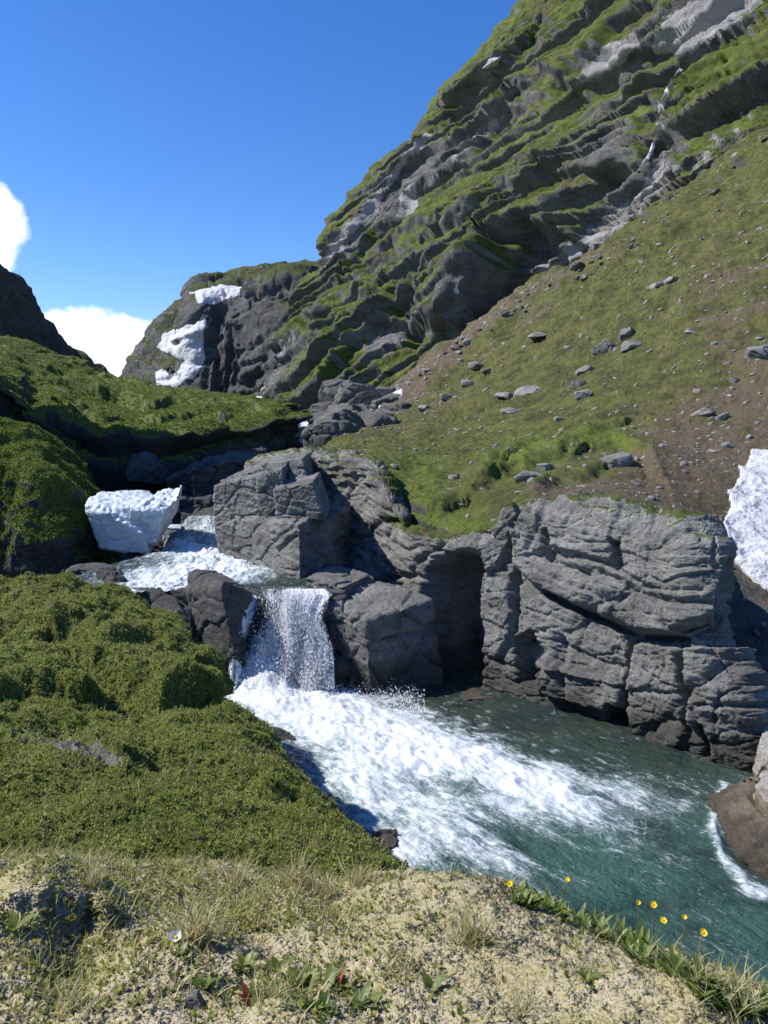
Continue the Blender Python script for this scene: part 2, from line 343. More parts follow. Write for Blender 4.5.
def cs(pts): return [P(*p) for p in pts]
def back(row, dy, dz, dx=0.): return [(x + dx, y + dy, z + dz) for x, y, z in row]
def warp_pix(G, a, s, seed=0):
    U, V = pix(G); n = np.stack([U, V, np.full_like(U, seed * 7.7)], -1) / s
    return U + a * fbm(n, 3), V + a * fbm(n + 50, 3)
def veg_of(G, lo, hi, sc, amp=.35, b=2):
    return sst(lo, hi, blur(normals(G), b)[..., 2] + amp * fbm(G / sc, 4))
# ------------------------------------------------------------------ ground far and below everything
def base_ground():
    x = np.concatenate([-np.geomspace(420, 26, 18), np.linspace(-25, 25, 160), np.geomspace(26, 420, 18)])
    y = np.concatenate([-np.geomspace(300, 12, 12), np.linspace(-10, 60, 200), np.geomspace(62, 520, 24)])
    X, Y = np.meshgrid(x, y); z = -1.0 + 1.9 * sst(12.4, 13.4, Y - 5 * sst(-.9, 0, X)) + 2.6 * sst(20, 45, Y) + 2.2 * sst(45, 110, Y)
    z = np.where(Y < 3, np.minimum(z, -1.), z)
    G = np.stack([X, Y, z], -1); near = sst(90, 40, np.hypot(X, Y - 20)); G[..., 2] += near * .35 * fbm(G / 1.3, 4) + (1 - near) * 3 * fbm(G / 90, 3)
    return kind(grid_obj('ground', G, mat_rock('riverbed_rock', .5, (.05, .05, .042), (.12, .115, .095))), 'structure')
base_ground()
# ------------------------------------------------------------------ mountain on the right
foot = [(250,440,104),(285,428,98),(340,428,92),(400,388,90),(470,338,86),(560,282,80),(640,235,72),(720,172,65),(800,112,60),(900,30,55),(1010,-50,50)]
crest = [(300,280,126),(319,268,125),(324,226,125),(368,183,124),(405,145,122),(462,70,119),(520,8,114),(600,-90,108),(720,-200,102),(860,-300,98),(1010,-400,94)]
def mtn():
    f = np.array(cs(foot)); c = np.array(cs(crest)); rows = [f + np.array([0, 4, -5])]
    for t in (0, .22, .45, .7, .88, 1):
        r = f + (c - f) * t; r[:, 2] = f[:, 2] + (c[:, 2] - f[:, 2]) * (t + .05 * math.sin(t * 6.3)); r[:, 1] = f[:, 1] + (c[:, 1] - f[:, 1]) * t
        rows.append(r)
    rows += [c + np.array([2, 8, 3.0]), c + np.array([6, 30, 4.])]
    G = sheet(rows, 520, 640); nv, nu = G.shape[:2]; N = blur(normals(G), 6)
    T = np.linspace(-.12, 1.15, nv)[:, None] * np.ones((1, nu))
    U, V = warp_pix(G, 14, 45, 1)
    Ub, Vb = warp_pix(G, 7, 90, 2); al, ac = Ub * .85 - Vb * .53, Ub * .53 + Vb * .85; Q = np.stack([al, ac, 0 * al], -1)           # along and across the beds
    D = 1.1 * fbm(G / 19, 5, .5) + .5 * ridged(Q / A3(46, 20, 1), 4) + .9 * fbm(Q / A3(150, 26, 1) + 4, 4)
    wv = .55 * fbm(Q / A3(170, 50, 1), 3)
    for k_, (wl, am, nw) in enumerate(((30, 1.6, 150), (13, .75, 90), (6.5, .38, 50))):
        f_ = (ac / wl + wv * (1 + k_) + .35 * fbm(Q / A3(nw, wl * 1.6, 1) + 7 * k_, 3)) % 1; a_ = .15 + 1.0 * sst(-.25, .3, noise(Q / A3(nw * 1.4, wl * 1.5, 1) + 30 + k_))
        D += am * a_ * (sst(0, .8, f_) * (1 - sst(.88, 1., f_)) - .5)
    D += rockdisp(G, 4.5, A3(.25, -.2, 1), .35) + rockdisp(G + 70, 1.7, A3(.2, -.2, 1), .55) + .6 * -np.maximum(0, ridged(Q / A3(22, 90, 1) + 3, 3) - .2)
    L = lambda p, am, wu, wd: ledge(U, V, p, am * .72, wu, wd, .7, 4)
    D += L([(488,310),(500,288),(520,270),(545,262),(572,268)], 4.5, 34, 26)           # the cave under the buttress
    D += 3.0 * inside(U, V, [(432,330),(425,290),(450,258),(492,240),(505,262),(486,296),(470,335)], 9)
    D -= 5.2 * inside(U, V, [(497,300),(512,262),(540,238),(566,246),(574,268),(530,290)], 9)
    D += L([(500,240),(540,232),(575,240)], 2.5, 20, 14)
    D += L([(556,292),(600,232),(650,170),(700,130),(770,80)], 1.3, 18, 12)            # dark crevices under green bands
    D += L([(555,172),(600,180),(640,172),(660,140)], 2.0, 20, 14) + L([(640,148),(690,135),(740,105),(775,78)], 1.0, 22, 10)
    D -= 1.6 * inside(U, V, [(640,140),(652,105),(664,108),(662,150),(650,160)], 7)
    D += L([(440,235),(480,215),(520,192),(556,175)], 2.4, 18, 12) + L([(330,262),(370,258),(410,238),(445,225)], 1.4, 16, 10)
    D += L([(460,100),(480,88),(505,72),(520,45)], 3.0, 16, 14) + L([(322,250),(345,236),(380,205),(410,165),(450,125)], 1.8, 9, 9)
    D += L([(350,268),(375,232),(410,210),(440,180),(500,130),(530,110)], 1.8, 14, 10)
    D += L([(410,310),(430,270),(470,240)], 1.6, 14, 10) + L([(500,120),(560,88),(590,60),(640,10)], 2.2, 14, 9)
    D += L([(520,100),(550,80),(575,90)], 1.6, 14, 9) + L([(580,95),(640,60),(700,20),(760,-20)], 1.2, 12, 9)
    D += L([(332,395),(350,350),(385,318),(412,322)], 2.6, 16, 14) + L([(285,345),(310,320),(345,300),(380,285)], 2.0, 14, 12)
    D += groove(U, V, [(412,335),(400,300),(420,270)], 2.4, 7) + groove(U, V, [(660,150),(664,105),(676,80)], 1.2, 5)
    tt = np.linspace(0, 1, nv)[:, None]; edge = sst(0, .06, tt) * (1 - .5 * np.exp(-((tt - .75) / .07) ** 2))
    G = G + N * (D * edge)[..., None]; U, V = pix(G); nb = blur(normals(G), 1); gv = sst(.3, .6, nb[..., 2]); G = blur(G, 1) * gv[..., None] + G * (1 - gv)[..., None]; G = G + N * (gv * (.22 * fbm(G / 1.6, 3) + .12 * fbm(G / .6, 2)))[..., None]
    nb = blur(normals(G), 1)
    veg = sst(.05, .36, .12 + blur(nb, 2)[..., 2] * .7 + nb[..., 2] * .3 + .26 * fbm(G / 4, 4) + .26 * fbm(G / 15, 3))
    rk = np.maximum.reduce([spot(U,V,412,178,80,20,43), spot(U,V,350,240,44,12,48), spot(U,V,470,140,70,15,42), spot(U,V,615,62,52,14,34), spot(U,V,690,25,50,22,25), spot(U,V,600,225,66,14,42), spot(U,V,650,165,40,16,50), spot(U,V,600,145,44,20,15), spot(U,V,540,265,36,24,35), spot(U,V,450,290,26,44,-15), spot(U,V,345,395,30,26,30), spot(U,V,388,340,30,18,30), spot(U,V,260,360,40,50)])
    veg = np.clip(veg - .85 * rk * (1 + .8 * fbm(G / 5 + 3, 3)), 0, 1)
    g2 = np.maximum(spot(U,V,710,85,70,22,32), spot(U,V,580,90,70,24,35)); veg = np.clip(veg + .5 * g2, 0, 1)
    Uw, Vw = warp_pix(G, 9, 22, 17); I = lambda p, a, q=6: a * inside(Uw, Vw, p, q); W = lambda p, a, w: a * np.exp(-(seg(Uw, Vw, p)[0] / w) ** 2)
    pale = np.maximum.reduce([I([(652,52),(664,18),(700,-2),(768,-30),(760,4),(722,30),(692,52),(664,58)], .95), I([(576,84),(590,60),(618,40),(640,30),(638,50),(612,68),(590,86)], 1.), I([(392,222),(398,198),(420,180),(414,206),(400,222)], 1.05, 4), W([(322,262),(345,236),(375,200),(400,166),(428,132)], .75, 7), W([(425,190),(450,160),(500,118)], .5, 8), W([(545,275),(600,232),(648,196),(664,168)], .68, 13), W([(664,168),(662,120),(676,86)], .5, 7), W([(690,170),(730,130),(768,100)], .55, 9), W([(262,388),(285,350),(300,330)], .4, 14)])
    veg = np.clip(veg - .8 * sst(.3, .8, pale), 0, 1)
    U, V = pix(G)
    return kind(grid_obj('mountain', G, MT_MTN, dict(veg=veg, pale=pale, dirt=.15 + .4 * sst(0, .4, fbm(G / 7 + 2, 3)))), 'structure'), G
o_mtn, G_mtn = mtn()
# ------------------------------------------------------------------ far hill with snow, dark ridge
def far_hill():
    y0, y1 = 150, 185
    base = [(90,430,140),(120,430,148),(150,428,150),(175,425,150),(198,420,149),(206,415,146),(235,412,144),(262,408,141),(290,402,136),(330,400,130)]
    mid = [(95,400,150),(121,395,160),(150,380,164),(172,365,165),(197,350,164),(206,345,148),(235,342,147),(262,340,145),(290,336,141),(330,335,136)]
    top = [(100,392,160),(121,378,170),(144,344,178),(164,322,182),(192,314,184),(206,318,152),(232,312,152),(262,304,151),(292,298,149),(330,300,146)]
    crest_ = [(105,390,165),(124,374,178),(150,338,188),(176,312,194),(202,298,198),(222,294,196),(250,289,194),(275,287,190),(300,284,186),(340,282,180)]
    r = [cs(base), cs(mid), cs(top), cs(crest_)]; r.append(back(r[-1], 30, 1.)); r.append(back(r[-1], 60, -10))
    G = sheet(r, 220, 260); N = blur(normals(G), 4); U, V = warp_pix(G, 8, 25, 3)
    s = (U * .2 + V * .9) / 13 + 1.8 * fbm(G / 25, 3); fr = s % 1
    a = sst(-.1, .35, fbm(G / 20 + 5, 3)); D = 2.0 * fbm(G / 16, 5) + 1.3 * ridged(G / 9, 4) + 1.1 * a * (sst(0, .7, fr) * (1 - sst(.8, 1, fr)) - .5) + 3.2 * sst(-.2, .5, ridged((G * A3(1, 1, .15)) / 9, 3)) * (U > 200) + rockdisp(G, 5, amt=.6)
    G = G + N * D[..., None]; U, V = pix(G)
    veg = np.clip(sst(.5, .8, blur(normals(G), 1)[..., 2] + .2 * fbm(G / 7, 3)) - inside(U, V, [(203,310),(240,292),(275,300),(285,350),(270,400),(203,400)], 6) + .7 * spot(U, V, 185, 395, 40, 12), 0, 1)
    return kind(grid_obj('hill', G, MT_FAR, dict(veg=veg, pale=np.zeros_like(veg), dirt=.4 * spot(U, V, 265, 370, 30, 30))), 'structure'), G
o_far, G_far = far_hill()
def ridge():
    top = [(-160,120,84),(-90,190,86),(-40,232,88),(0,271,90),(18,284,91),(38,312,93),(58,338,95),(78,358,97),(104,380,100),(130,396,104)]
    t = cs(top); lo = [(x + 9, y - 6, z - 20) for x, y, z in t]; md = [(x + 3, y - 2.2, z - 7) for x, y, z in t]
    G = sheet([lo, md, t, back(t, 8, -1, -9), back(t, 20, -8, -30)], 150, 220); N = blur(normals(G), 4)
    D = 1.5 * fbm(G / 6, 5) + .9 * ridged(G / 4, 3); G = G + N * D[..., None]
    veg = sst(.5, .8, blur(normals(G), 1)[..., 2] + .3 * fbm(G / 4, 3))
    return kind(grid_obj('hill', G, MT_FAR, dict(veg=veg, pale=0 * veg, dirt=0 * veg)), 'structure')
ridge()
# ------------------------------------------------------------------ grassy hills on the left
def hills():
    A = [cs([(-260,570,31),(-150,560,31),(0,560,31),(60,560,30),(100,560,28),(160,548,28),(215,530,30),(260,505,35),(286,485,41),(290,480,46)]),
         cs([(-260,440,30),(-150,430,30),(0,432,29.8),(50,448,28.5),(95,474,26.4),(150,476,26.6),(195,470,28.6),(250,464,33.4),(282,456,40.2),(288,450,48)]),
         cs([(-260,380,30),(-150,380,30),(0,388,30),(40,418,29),(90,444,27),(140,450,27),(190,442,29),(245,430,34),(277,420,41),(286,424,50)]),
         cs([(-260,350,42),(-150,355,42),(0,367,42),(40,388,40),(90,408,38),(140,418,38),(190,419,40),(240,414,45),(276,412,52),(286,415,62)]),
         cs([(-260,300,60),(-150,318,60),(0,343,60),(40,357,60),(80,377,60),(120,388,60),(180,396,62),(230,401,64),(274,406,66),(288,412,74)])]
    A += [back(A[-1], 6, .2), back(A[-1], 30, -3)]
    G = sheet(A, 330, 420); N = blur(normals(G), 8); U, V = warp_pix(G, 6, 30, 5)
    D = .75 * fbm(G / 4, 5, .55) + .3 * ridged(G / 2.2, 3) + .5 * fbm(G / 9, 3)
    wall = sst(.55, .2, N[..., 2]); st = (G[..., 2] + .25 * G[..., 0]) / 1.1 + fbm(G / 3, 3); D += wall * (.5 * (sst(0, .6, st % 1) - sst(.85, 1, st % 1)) + .6 * ridged(G / 3, 3))
    D += ledge(U, V, [(0,392),(40,420),(95,448),(150,452),(195,445),(250,434),(290,424)], .7, 10, 10)
    D += ledge(U, V, [(100,398),(150,408),(200,406),(250,412)], .4, 12, 9) + ledge(U, V, [(60,412),(110,425),(170,428),(220,422)], .45, 10, 8)
    D -= 1.6 * spot(U, V, 15, 400, 26, 16, -30)
    G = G + N * D[..., None]; U, V = pix(G)
    veg = np.clip(sst(.38, .62, blur(normals(G), 1)[..., 2] + .22 * fbm(G / 1.5, 4)) * sst(.29, .35, np.linspace(0, 1, G.shape[0]))[:, None], 0, 1)
    o = kind(grid_obj('hill', G, MT_HILL, dict(veg=veg, pale=0 * veg, dirt=0 * veg)), 'structure')
    B = [cs([(-260,700,16.8),(-120,680,16.8),(0,640,16.8),(40,620,16.6),(70,612,16.6),(90,605,17)]),
         cs([(-260,560,16.6),(-120,560,16.6),(0,560,16.6),(38,556,16.4),(66,552,16.4),(82,560,16.9)]),
         cs([(-260,470,17.2),(-120,474,17.2),(0,482,17.2),(34,488,16.8),(60,500,16.7),(79,515,17)]),
         cs([(-260,392,20),(-120,404,20),(0,424,20),(27,433,19.8),(50,456,19.2),(74,490,18.4)])]
    B += [back(B[-1], 1.2, -.4, .3), back(B[-1], 3., -3.6, .6)]
    for r in B: x, y, z = r[-1]; r.append((x + .25, y + .9, z - .8)); r.append((x + .1, y + 3., z - 2.4))
    G2 = sheet(B, 230, 240); N = blur(normals(G2), 8); D = .42 * fbm(G2 / 1.6, 5, .55) + .16 * ridged(G2 / .9, 3); G2 = G2 + N * D[..., None]
    veg = np.clip(sst(.05, .35, blur(normals(G2), 1)[..., 2] + .25 * fbm(G2, 4)), 0, 1)
    o2 = kind(grid_obj('hill', G2, MT_HILL, dict(veg=veg, pale=0 * veg, dirt=0 * veg)), 'structure')
    return G, G2, o, o2
G_hA, G_hB, o_hA, o_hB = hills()
def shade_crag():                            # knoll added out of view to throw shade into the hollow behind the ice
    X, Y = np.meshgrid(np.linspace(-27, -13.2, 90), np.linspace(19.5, 33, 90)); h = np.exp(-(np.abs((Y - 26.2) / 4.4) ** 3)) * sst(-13.4, -17.5, X) * (.7 + .3 * sst(-27, -20, X))
    G = np.stack([X, Y, 1.2 + 16.5 * h * (1 + .12 * fbm(np.stack([X, Y, 0 * X], -1) / 3, 3))], -1); G = G + normals(G) * (.5 * fbm(G / 1.8, 4))[..., None]
    veg = sst(.4, .65, normals(G)[..., 2]); kind(grid_obj('hill', G, MT_HILL, dict(veg=veg, pale=0 * veg, dirt=0 * veg)), 'structure')
shade_crag()
# ------------------------------------------------------------------ scree slope on the right
def slope():
    rows = [cs([(290,520,27),(320,500,22),(345,500,18.5),(400,540,19),(470,600,17.5),(540,610,16.5),(620,610,14.5),(690,650,11.6),(735,760,9.9),(800,790,9.6),(960,900,8.4)]),
            cs([(304,470,29),(328,464,24),(352,462,20),(404,512,15.3),(468,538,13.35),(540,508,13.2),(620,514,12.5),(690,548,12.2),(722,590,12.2),(790,620,11.8),(960,740,10)]),
            cs([(322,442,40),(348,436,33),(380,445,26),(430,462,21),(480,476,18),(545,480,16),(620,484,15),(690,500,14.6),(730,520,14.4),(800,545,13.6),(960,620,11.6)]),
            cs([(338,424,54),(364,420,45),(400,428,34),(450,430,29),(520,432,24.5),(590,430,22),(660,432,20.5),(730,440,19.4),(800,450,18.4),(870,470,17.4),(980,510,15.6)]),
            cs([(348,412,70),(380,408,57),(412,398,47),(470,384,41),(540,370,36),(610,358,32),(680,346,29),(750,338,27),(820,334,25.4),(890,332,24),(990,330,22)]),
            cs([(318,404,84),(372,396,72),(440,352,63),(510,312,57),(570,278,52),(630,256,48),(690,236,45),(750,216,42),(820,196,39),(890,176,37),(990,150,34)]),
            cs([(335,400,94),(395,390,86),(465,338,80),(545,282,74),(620,246,68),(690,192,62),(755,140,58),(825,86,54),(890,40,51),(960,0,48),(1060,-40,44)])]
    rows.append(back(rows[-1], 12, 1))
    G = sheet(rows, 440, 520); N = blur(normals(G), 6); U, V = warp_pix(G, 7, 30, 8); dist = G[..., 1]
    k = np.clip(dist / 25, .35, 2.2)
    D = k * (.30 * fbm(G / 2.2, 5, .55) + .10 * fbm(G / .5, 3)) + .5 * fbm(G / 9, 3) * sst(14, 30, dist) + 1.6 * fbm(G / 6 + 3, 3) * sst(38, 52, dist)
    SL = lambda p, a, wu, wd: ledge(U, V, p, a * .8, wu, wd, .7, 6)
    D += .035 * np.clip(k, 0, 1.6) * (ridged(G / .35, 3) + fbm(G / .14, 2))
    for q in [(400,470,14,.2),(430,480,16,.25),(455,466,14,.2),(490,474,18,.25),(520,455,20,.25),(560,450,18,.25),(585,436,14,.2),(415,495,12,.2),(545,490,16,.15),(475,492,14,.2)]: D += .55 * q[3] * spot(U, V, q[0], q[1], q[2], q[2] * .5) * (1 + .8 * fbm(G / .5, 3))
    D += SL([(375,468),(385,500),(425,512),(470,500),(505,470)], .22, 18, 8)
    D += SL([(470,505),(520,500),(560,486),(600,470)], .2, 16, 8) + SL([(590,448),(615,442),(645,452),(655,470)], .32, 14, 10)
    D += SL([(505,475),(545,460),(590,440),(620,425)], .25, 14, 7) + SL([(600,330),(640,325),(700,290),(768,250)], .25, 12, 9)
    D += SL([(630,262),(680,232),(768,180)], .4, 10, 8) + SL([(720,360),(745,345),(775,350)], .1, 12, 8)
    D += SL([(560,340),(600,300),(640,275)], .2, 10, 8)
    G = G + N * D[..., None]; U, V = pix(G)
    dirt = np.maximum.reduce([1.1 * spot(U,V,700,460,80,44,-8), .9 * spot(U,V,640,505,110,20,-8), .7 * spot(U,V,760,395,70,80), .6 * spot(U,V,420,385,90,14,38), .55 * spot(U,V,520,330,60,10,38), .45 * spot(U,V,730,300,80,60), .5 * spot(U,V,440,410,60,12,20), .9 * spot(U,V,740,560,60,60)])
    dirt = np.clip(dirt + .5 * np.exp(-(seg(U,V,[(370,405),(440,352),(500,308),(570,268),(620,246)])[0] / (9 + 6 * fbm(G / 7, 3))) ** 2) + .45 * fbm(G / 3, 4) - .9 * spot(U,V,470,450,90,28,15) - .5 * spot(U,V,560,360,90,40,35) - .5 * spot(U,V,600,438,70,10,-10), 0, 1.2)
    dirt = np.clip(dirt + .10 + .35 * fbm(G / .8 + 5, 3), 0, 1.2); moss = np.clip(np.maximum.reduce([spot(U,V,420,485,50,36), spot(U,V,450,520,60,16,-14), spot(U,V,525,452,60,20,15), spot(U,V,600,438,50,14)]) + .3 * fbm(G / 1.2 + 4, 3), 0, 1); veg = np.clip(.95 + .3 * fbm(G / 1.4, 4) - .9 * sst(.55, .3, blur(normals(G), 1)[..., 2]) - .9 * spot(U,V,735,640,50,70) - .7*spot(U,V,600,232,50,10,40), 0, 1)
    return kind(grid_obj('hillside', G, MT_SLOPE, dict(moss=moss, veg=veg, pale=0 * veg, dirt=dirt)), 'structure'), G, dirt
o_slope, G_slope, slope_dirt = slope()
# ------------------------------------------------------------------ rock cliff along the pool
def cliff():
    base = [(285,600,17),(345,640,15.6),(392,655,14.2),(434,690,12.7),(480,692,12.2),(530,706,11.5),(600,728,10.7),(660,751,10.0),(712,770,9.42),(752,776,9.25)]
    top = [(245,466,20),(304,456,18.2),(366,464,16.6),(412,532,14.0),(474,546,12.95),(520,511,12.7),(590,520,11.7),(650,533,11.0),(690,546,10.4),(706,553,10.35)]
    b = np.array(cs(base)); t = np.array(cs(top)); b2 = b.copy(); b[:, 2] = np.minimum(b[:, 2], .02)
    ends_b = [b[-1] + A3(.14, .35, 0), b[-1] + A3(.1, 1.3, 0), b[-1] + A3(-.2, 3, 0)]; ends_t = [t[-1] + A3(.16, .35, -.02), t[-1] + A3(.12, 1.1, .05), t[-1] + A3(-.1, 2.6, .3)]
    b = np.concatenate([b, ends_b]); t = np.concatenate([t, ends_t])
    low = b + A3(0, -.05, -.7); rows = [low, b]
    for f in (.2, .42, .64, .86): r = b + (t - b) * f; r[:, 1] = b[:, 1] + (t[:, 1] - b[:, 1]) * f ** 1.35; rows.append(r)
    bk = np.array([[.1, .5, .14]] * 10 + [[0, .3, .05], [0, .2, .05], [0, 0, 0]])
    rows += [t, t + bk, t + bk * A3(2, 4.5, 3.2) - A3(0, 0, .55)]
    G = sheet(rows, 400, 560); N = blur(normals(G), 5); U, V = warp_pix(G, 5, 22, 11); U2, V2 = warp_pix(G, 2.2, 9, 13)
    D = np.zeros(U.shape); O = lambda p, a, s=2.2: a * inside(U2, V2, p, s)
    D += O([(516,528),(540,512),(600,512),(660,525),(712,540),(712,625),(690,637),(640,636),(590,612),(548,590),(520,570)], .34)
    D += O([(484,560),(497,530),(515,505),(522,520),(505,560),(494,575)], .22) + O([(480,575),(512,572),(516,630),(500,660),(482,650)], .12)
    D += O([(520,585),(560,602),(628,636),(632,676),(628,716),(550,694),(540,640)], .10) + O([(638,644),(688,648),(690,700),(692,752),(640,735),(632,700)], .2) + O([(693,648),(756,650),(764,700),(764,785),(700,775),(695,700)], .26)
    D += O([(548,655),(590,676),(627,690),(627,720),(548,694)], .12)
    D -= O([(430,572),(446,556),(474,552),(484,566),(480,600),(484,640),(476,700),(424,700),(420,620)], 1.25, 6) + O([(516,640),(534,630),(546,650),(536,682),(522,680)], .3, 3) + O([(606,725),(616,705),(632,712),(634,740)], .35, 3) + O([(672,765),(684,748),(692,752),(694,772)], .3, 3)
    D -= O([(620,542),(630,545),(634,570),(626,574)], .2, 2) + O([(555,536),(562,532),(566,562),(558,566)], .2, 2) + O([(700,768),(756,772),(756,790),(700,790)], .3, 4)
    for p, d, w in [([(545,592),(560,600),(594,614),(644,636),(681,637),(708,624)], .34, 3.5), ([(636,640),(631,676),(629,713),(633,745)], .26, 2.6), ([(688,640),(690,697),(693,760)], .26, 2.6), ([(696,690),(704,720),(712,752)], .16, 2), ([(516,555),(518,600),(517,630)], .14, 2.2), ([(548,651),(546,694)], .14, 2), ([(367,526),(375,567)], .12, 2.2), ([(346,509),(350,490),(357,474)], .16, 2.2), ([(335,560),(360,540),(385,520),(420,520)], .14, 2.5), ([(560,640),(600,660),(630,668)], .08, 2), ([(450,600),(430,580),(410,575),(380,580)], .14, 3), ([(390,600),(420,560),(445,540)], .14, 2.5), ([(575,560),(610,565),(660,590),(700,595)], .06, 2.2), ([(640,690),(690,695)], .07, 2), ([(695,705),(760,706)], .08, 2), ([(516,640),(560,628)], .06, 2)]: D += groove(U2, V2, p, d, w)
    for q in (464, 470, 477, 486): D += ledge(U2, V2, [(312, q), (350, q - 2), (388, q + 1)], .07, 5, 3)
    D += ledge(U2, V2, [(560,672),(590,678),(630,688)], .10, 10, 5) + ledge(U2, V2, [(530,560),(570,552),(620,565)], .08, 10, 6)
    D += rockdisp(G, .5, A3(.2, -.15, 1), .5) + rockdisp(G + 40, 1.7, A3(.2, -.15, 1), .38) + rockdisp(G + 11, .2, A3(.2, -.15, 1), .5) + strat(G, .24, .06) + strat(G + 5, .11, .022)
    back_m = sst(395, 330, np.arange(G.shape[0]))[:, None]
    G = G + N * (D * (.35 + .65 * back_m))[..., None]; U, V = pix(G)
    veg = sst(.6, .85, blur(normals(G), 1)[..., 2] + .3 * fbm(G / .5, 4)) * sst(560, 500, V - .12 * (U - 500)); veg = np.maximum(veg, .95 * np.maximum.reduce([spot(U,V,432,530,60,13,-14), spot(U,V,404,478,24,24), spot(U,V,500,503,34,6)]))
    veg *= np.clip(1 - 1.2 * spot(U,V,600,560,140,30), 0, 1)
    org = b[5]
    o = grid_obj('rock_cliff', G, MT_CLIFF, dict(veg=veg, pale=0 * veg, dirt=.5 * sst(0, .3, fbm(G / .5, 3))), loc=tuple(org))
    tag(o, 'long cracked grey rock cliff rising straight from the green pool', 'cliff'); return G
G_cliff = cliff()
# ------------------------------------------------------------------ near bank: heath mound and lichen ground
def mound():
    r = [cs([(-330,990,2.5),(-150,970,2.5),(0,962,2.6),(100,965,2.6),(200,968,2.6),(300,975,2.6),(395,985,2.6)]),
         cs([(-330,856,3.1),(-150,850,3.1),(0,850,3.1),(100,855,3.1),(200,862,3.1),(300,868,3.1),(392,876,3.2)]),
         cs([(-330,756,4.2),(-150,760,4.2),(0,765,4.2),(90,770,4.2),(180,780,4.25),(262,788,4.3),(338,822,4.3)]),
         cs([(-330,672,6),(-150,676,6),(0,684,6),(70,690,6),(140,700,6.1),(205,708,6.2),(258,738,6.2)]),
         cs([(-330,610,8),(-150,614,8),(0,622,8),(50,622,8),(105,627,8),(155,640,8),(205,684,7.9)]),
         cs([(-330,572,9.8),(-150,578,9.8),(0,585,9.6),(45,583,9.6),(90,587,9.4),(138,606,9.2),(178,652,8.9)])]
    r += [back(r[-1], .5, -.25, .05), back(r[-1], 1.6, -1.9, .15)]
    for i, q in enumerate(r):
        q.insert(0, (q[0][0] - 3.5, q[0][1], q[0][2] + .2)); x, y, z = q[-1]; q.append((x + .16, y + .22, z * .72 + (-.4) * .28)); q.append((x + .38, y + .3, z * .25 - .3)); q.append((x + .55, y + .35, -.9))
    G = sheet(r, 620, 830); N = blur(normals(G), 8); U, V = warp_pix(G, 6, 30, 21)
    k = np.clip(G[..., 1] / 6, .5, 1.3)
    D = k * (.24 * fbm(G / .75, 4, .55) + .07 * fbm(G / .24, 3)) + .034 * ridged(G / .11, 3) + .02 * noise(G / .035)
    L = lambda p, a, wu, wd: ledge(U, V, p, a * 1.4, wu, wd, .7, 7)
    D += L([(95,672),(130,690),(160,705),(200,700)], .16, 22, 18) + L([(0,700),(40,690),(75,690)], .14, 22, 14) + L([(60,640),(110,655),(150,650),(185,670)], .10, 18, 14)
    D += L([(140,760),(200,770),(260,790)], .06, 22, 22) + L([(0,640),(40,645),(70,636)], .08, 16, 12) + L([(0,730),(60,728),(120,765)], .05, 10, 10)
    G = G + N * D[..., None]; U, V = pix(G)
    bare = np.clip(spot(U,V,60,742,62,9,-14) + .6 * spot(U,V,110,760,20,8,-20), 0, 1)
    nu = G.shape[1]; edge = sst(nu * .80, nu * .9, np.arange(nu))[None, :] * np.ones((G.shape[0], 1))
    veg = np.clip(1.0 - 1.0 * bare * (.75 + 1.1 * fbm(G / .16, 3)) - .9 * edge * (.6 + fbm(G / .3, 3)) + .15 * fbm(G / .3, 3), 0, 1)
    o = kind(grid_obj('grassy_bank', G, MT_BANK, dict(veg=veg, pale=0 * bare, dirt=.15 + .5 * sst(.1, .4, fbm(G / .5, 3)))), 'structure')
    return G, veg
G_mound, mound_veg = mound()
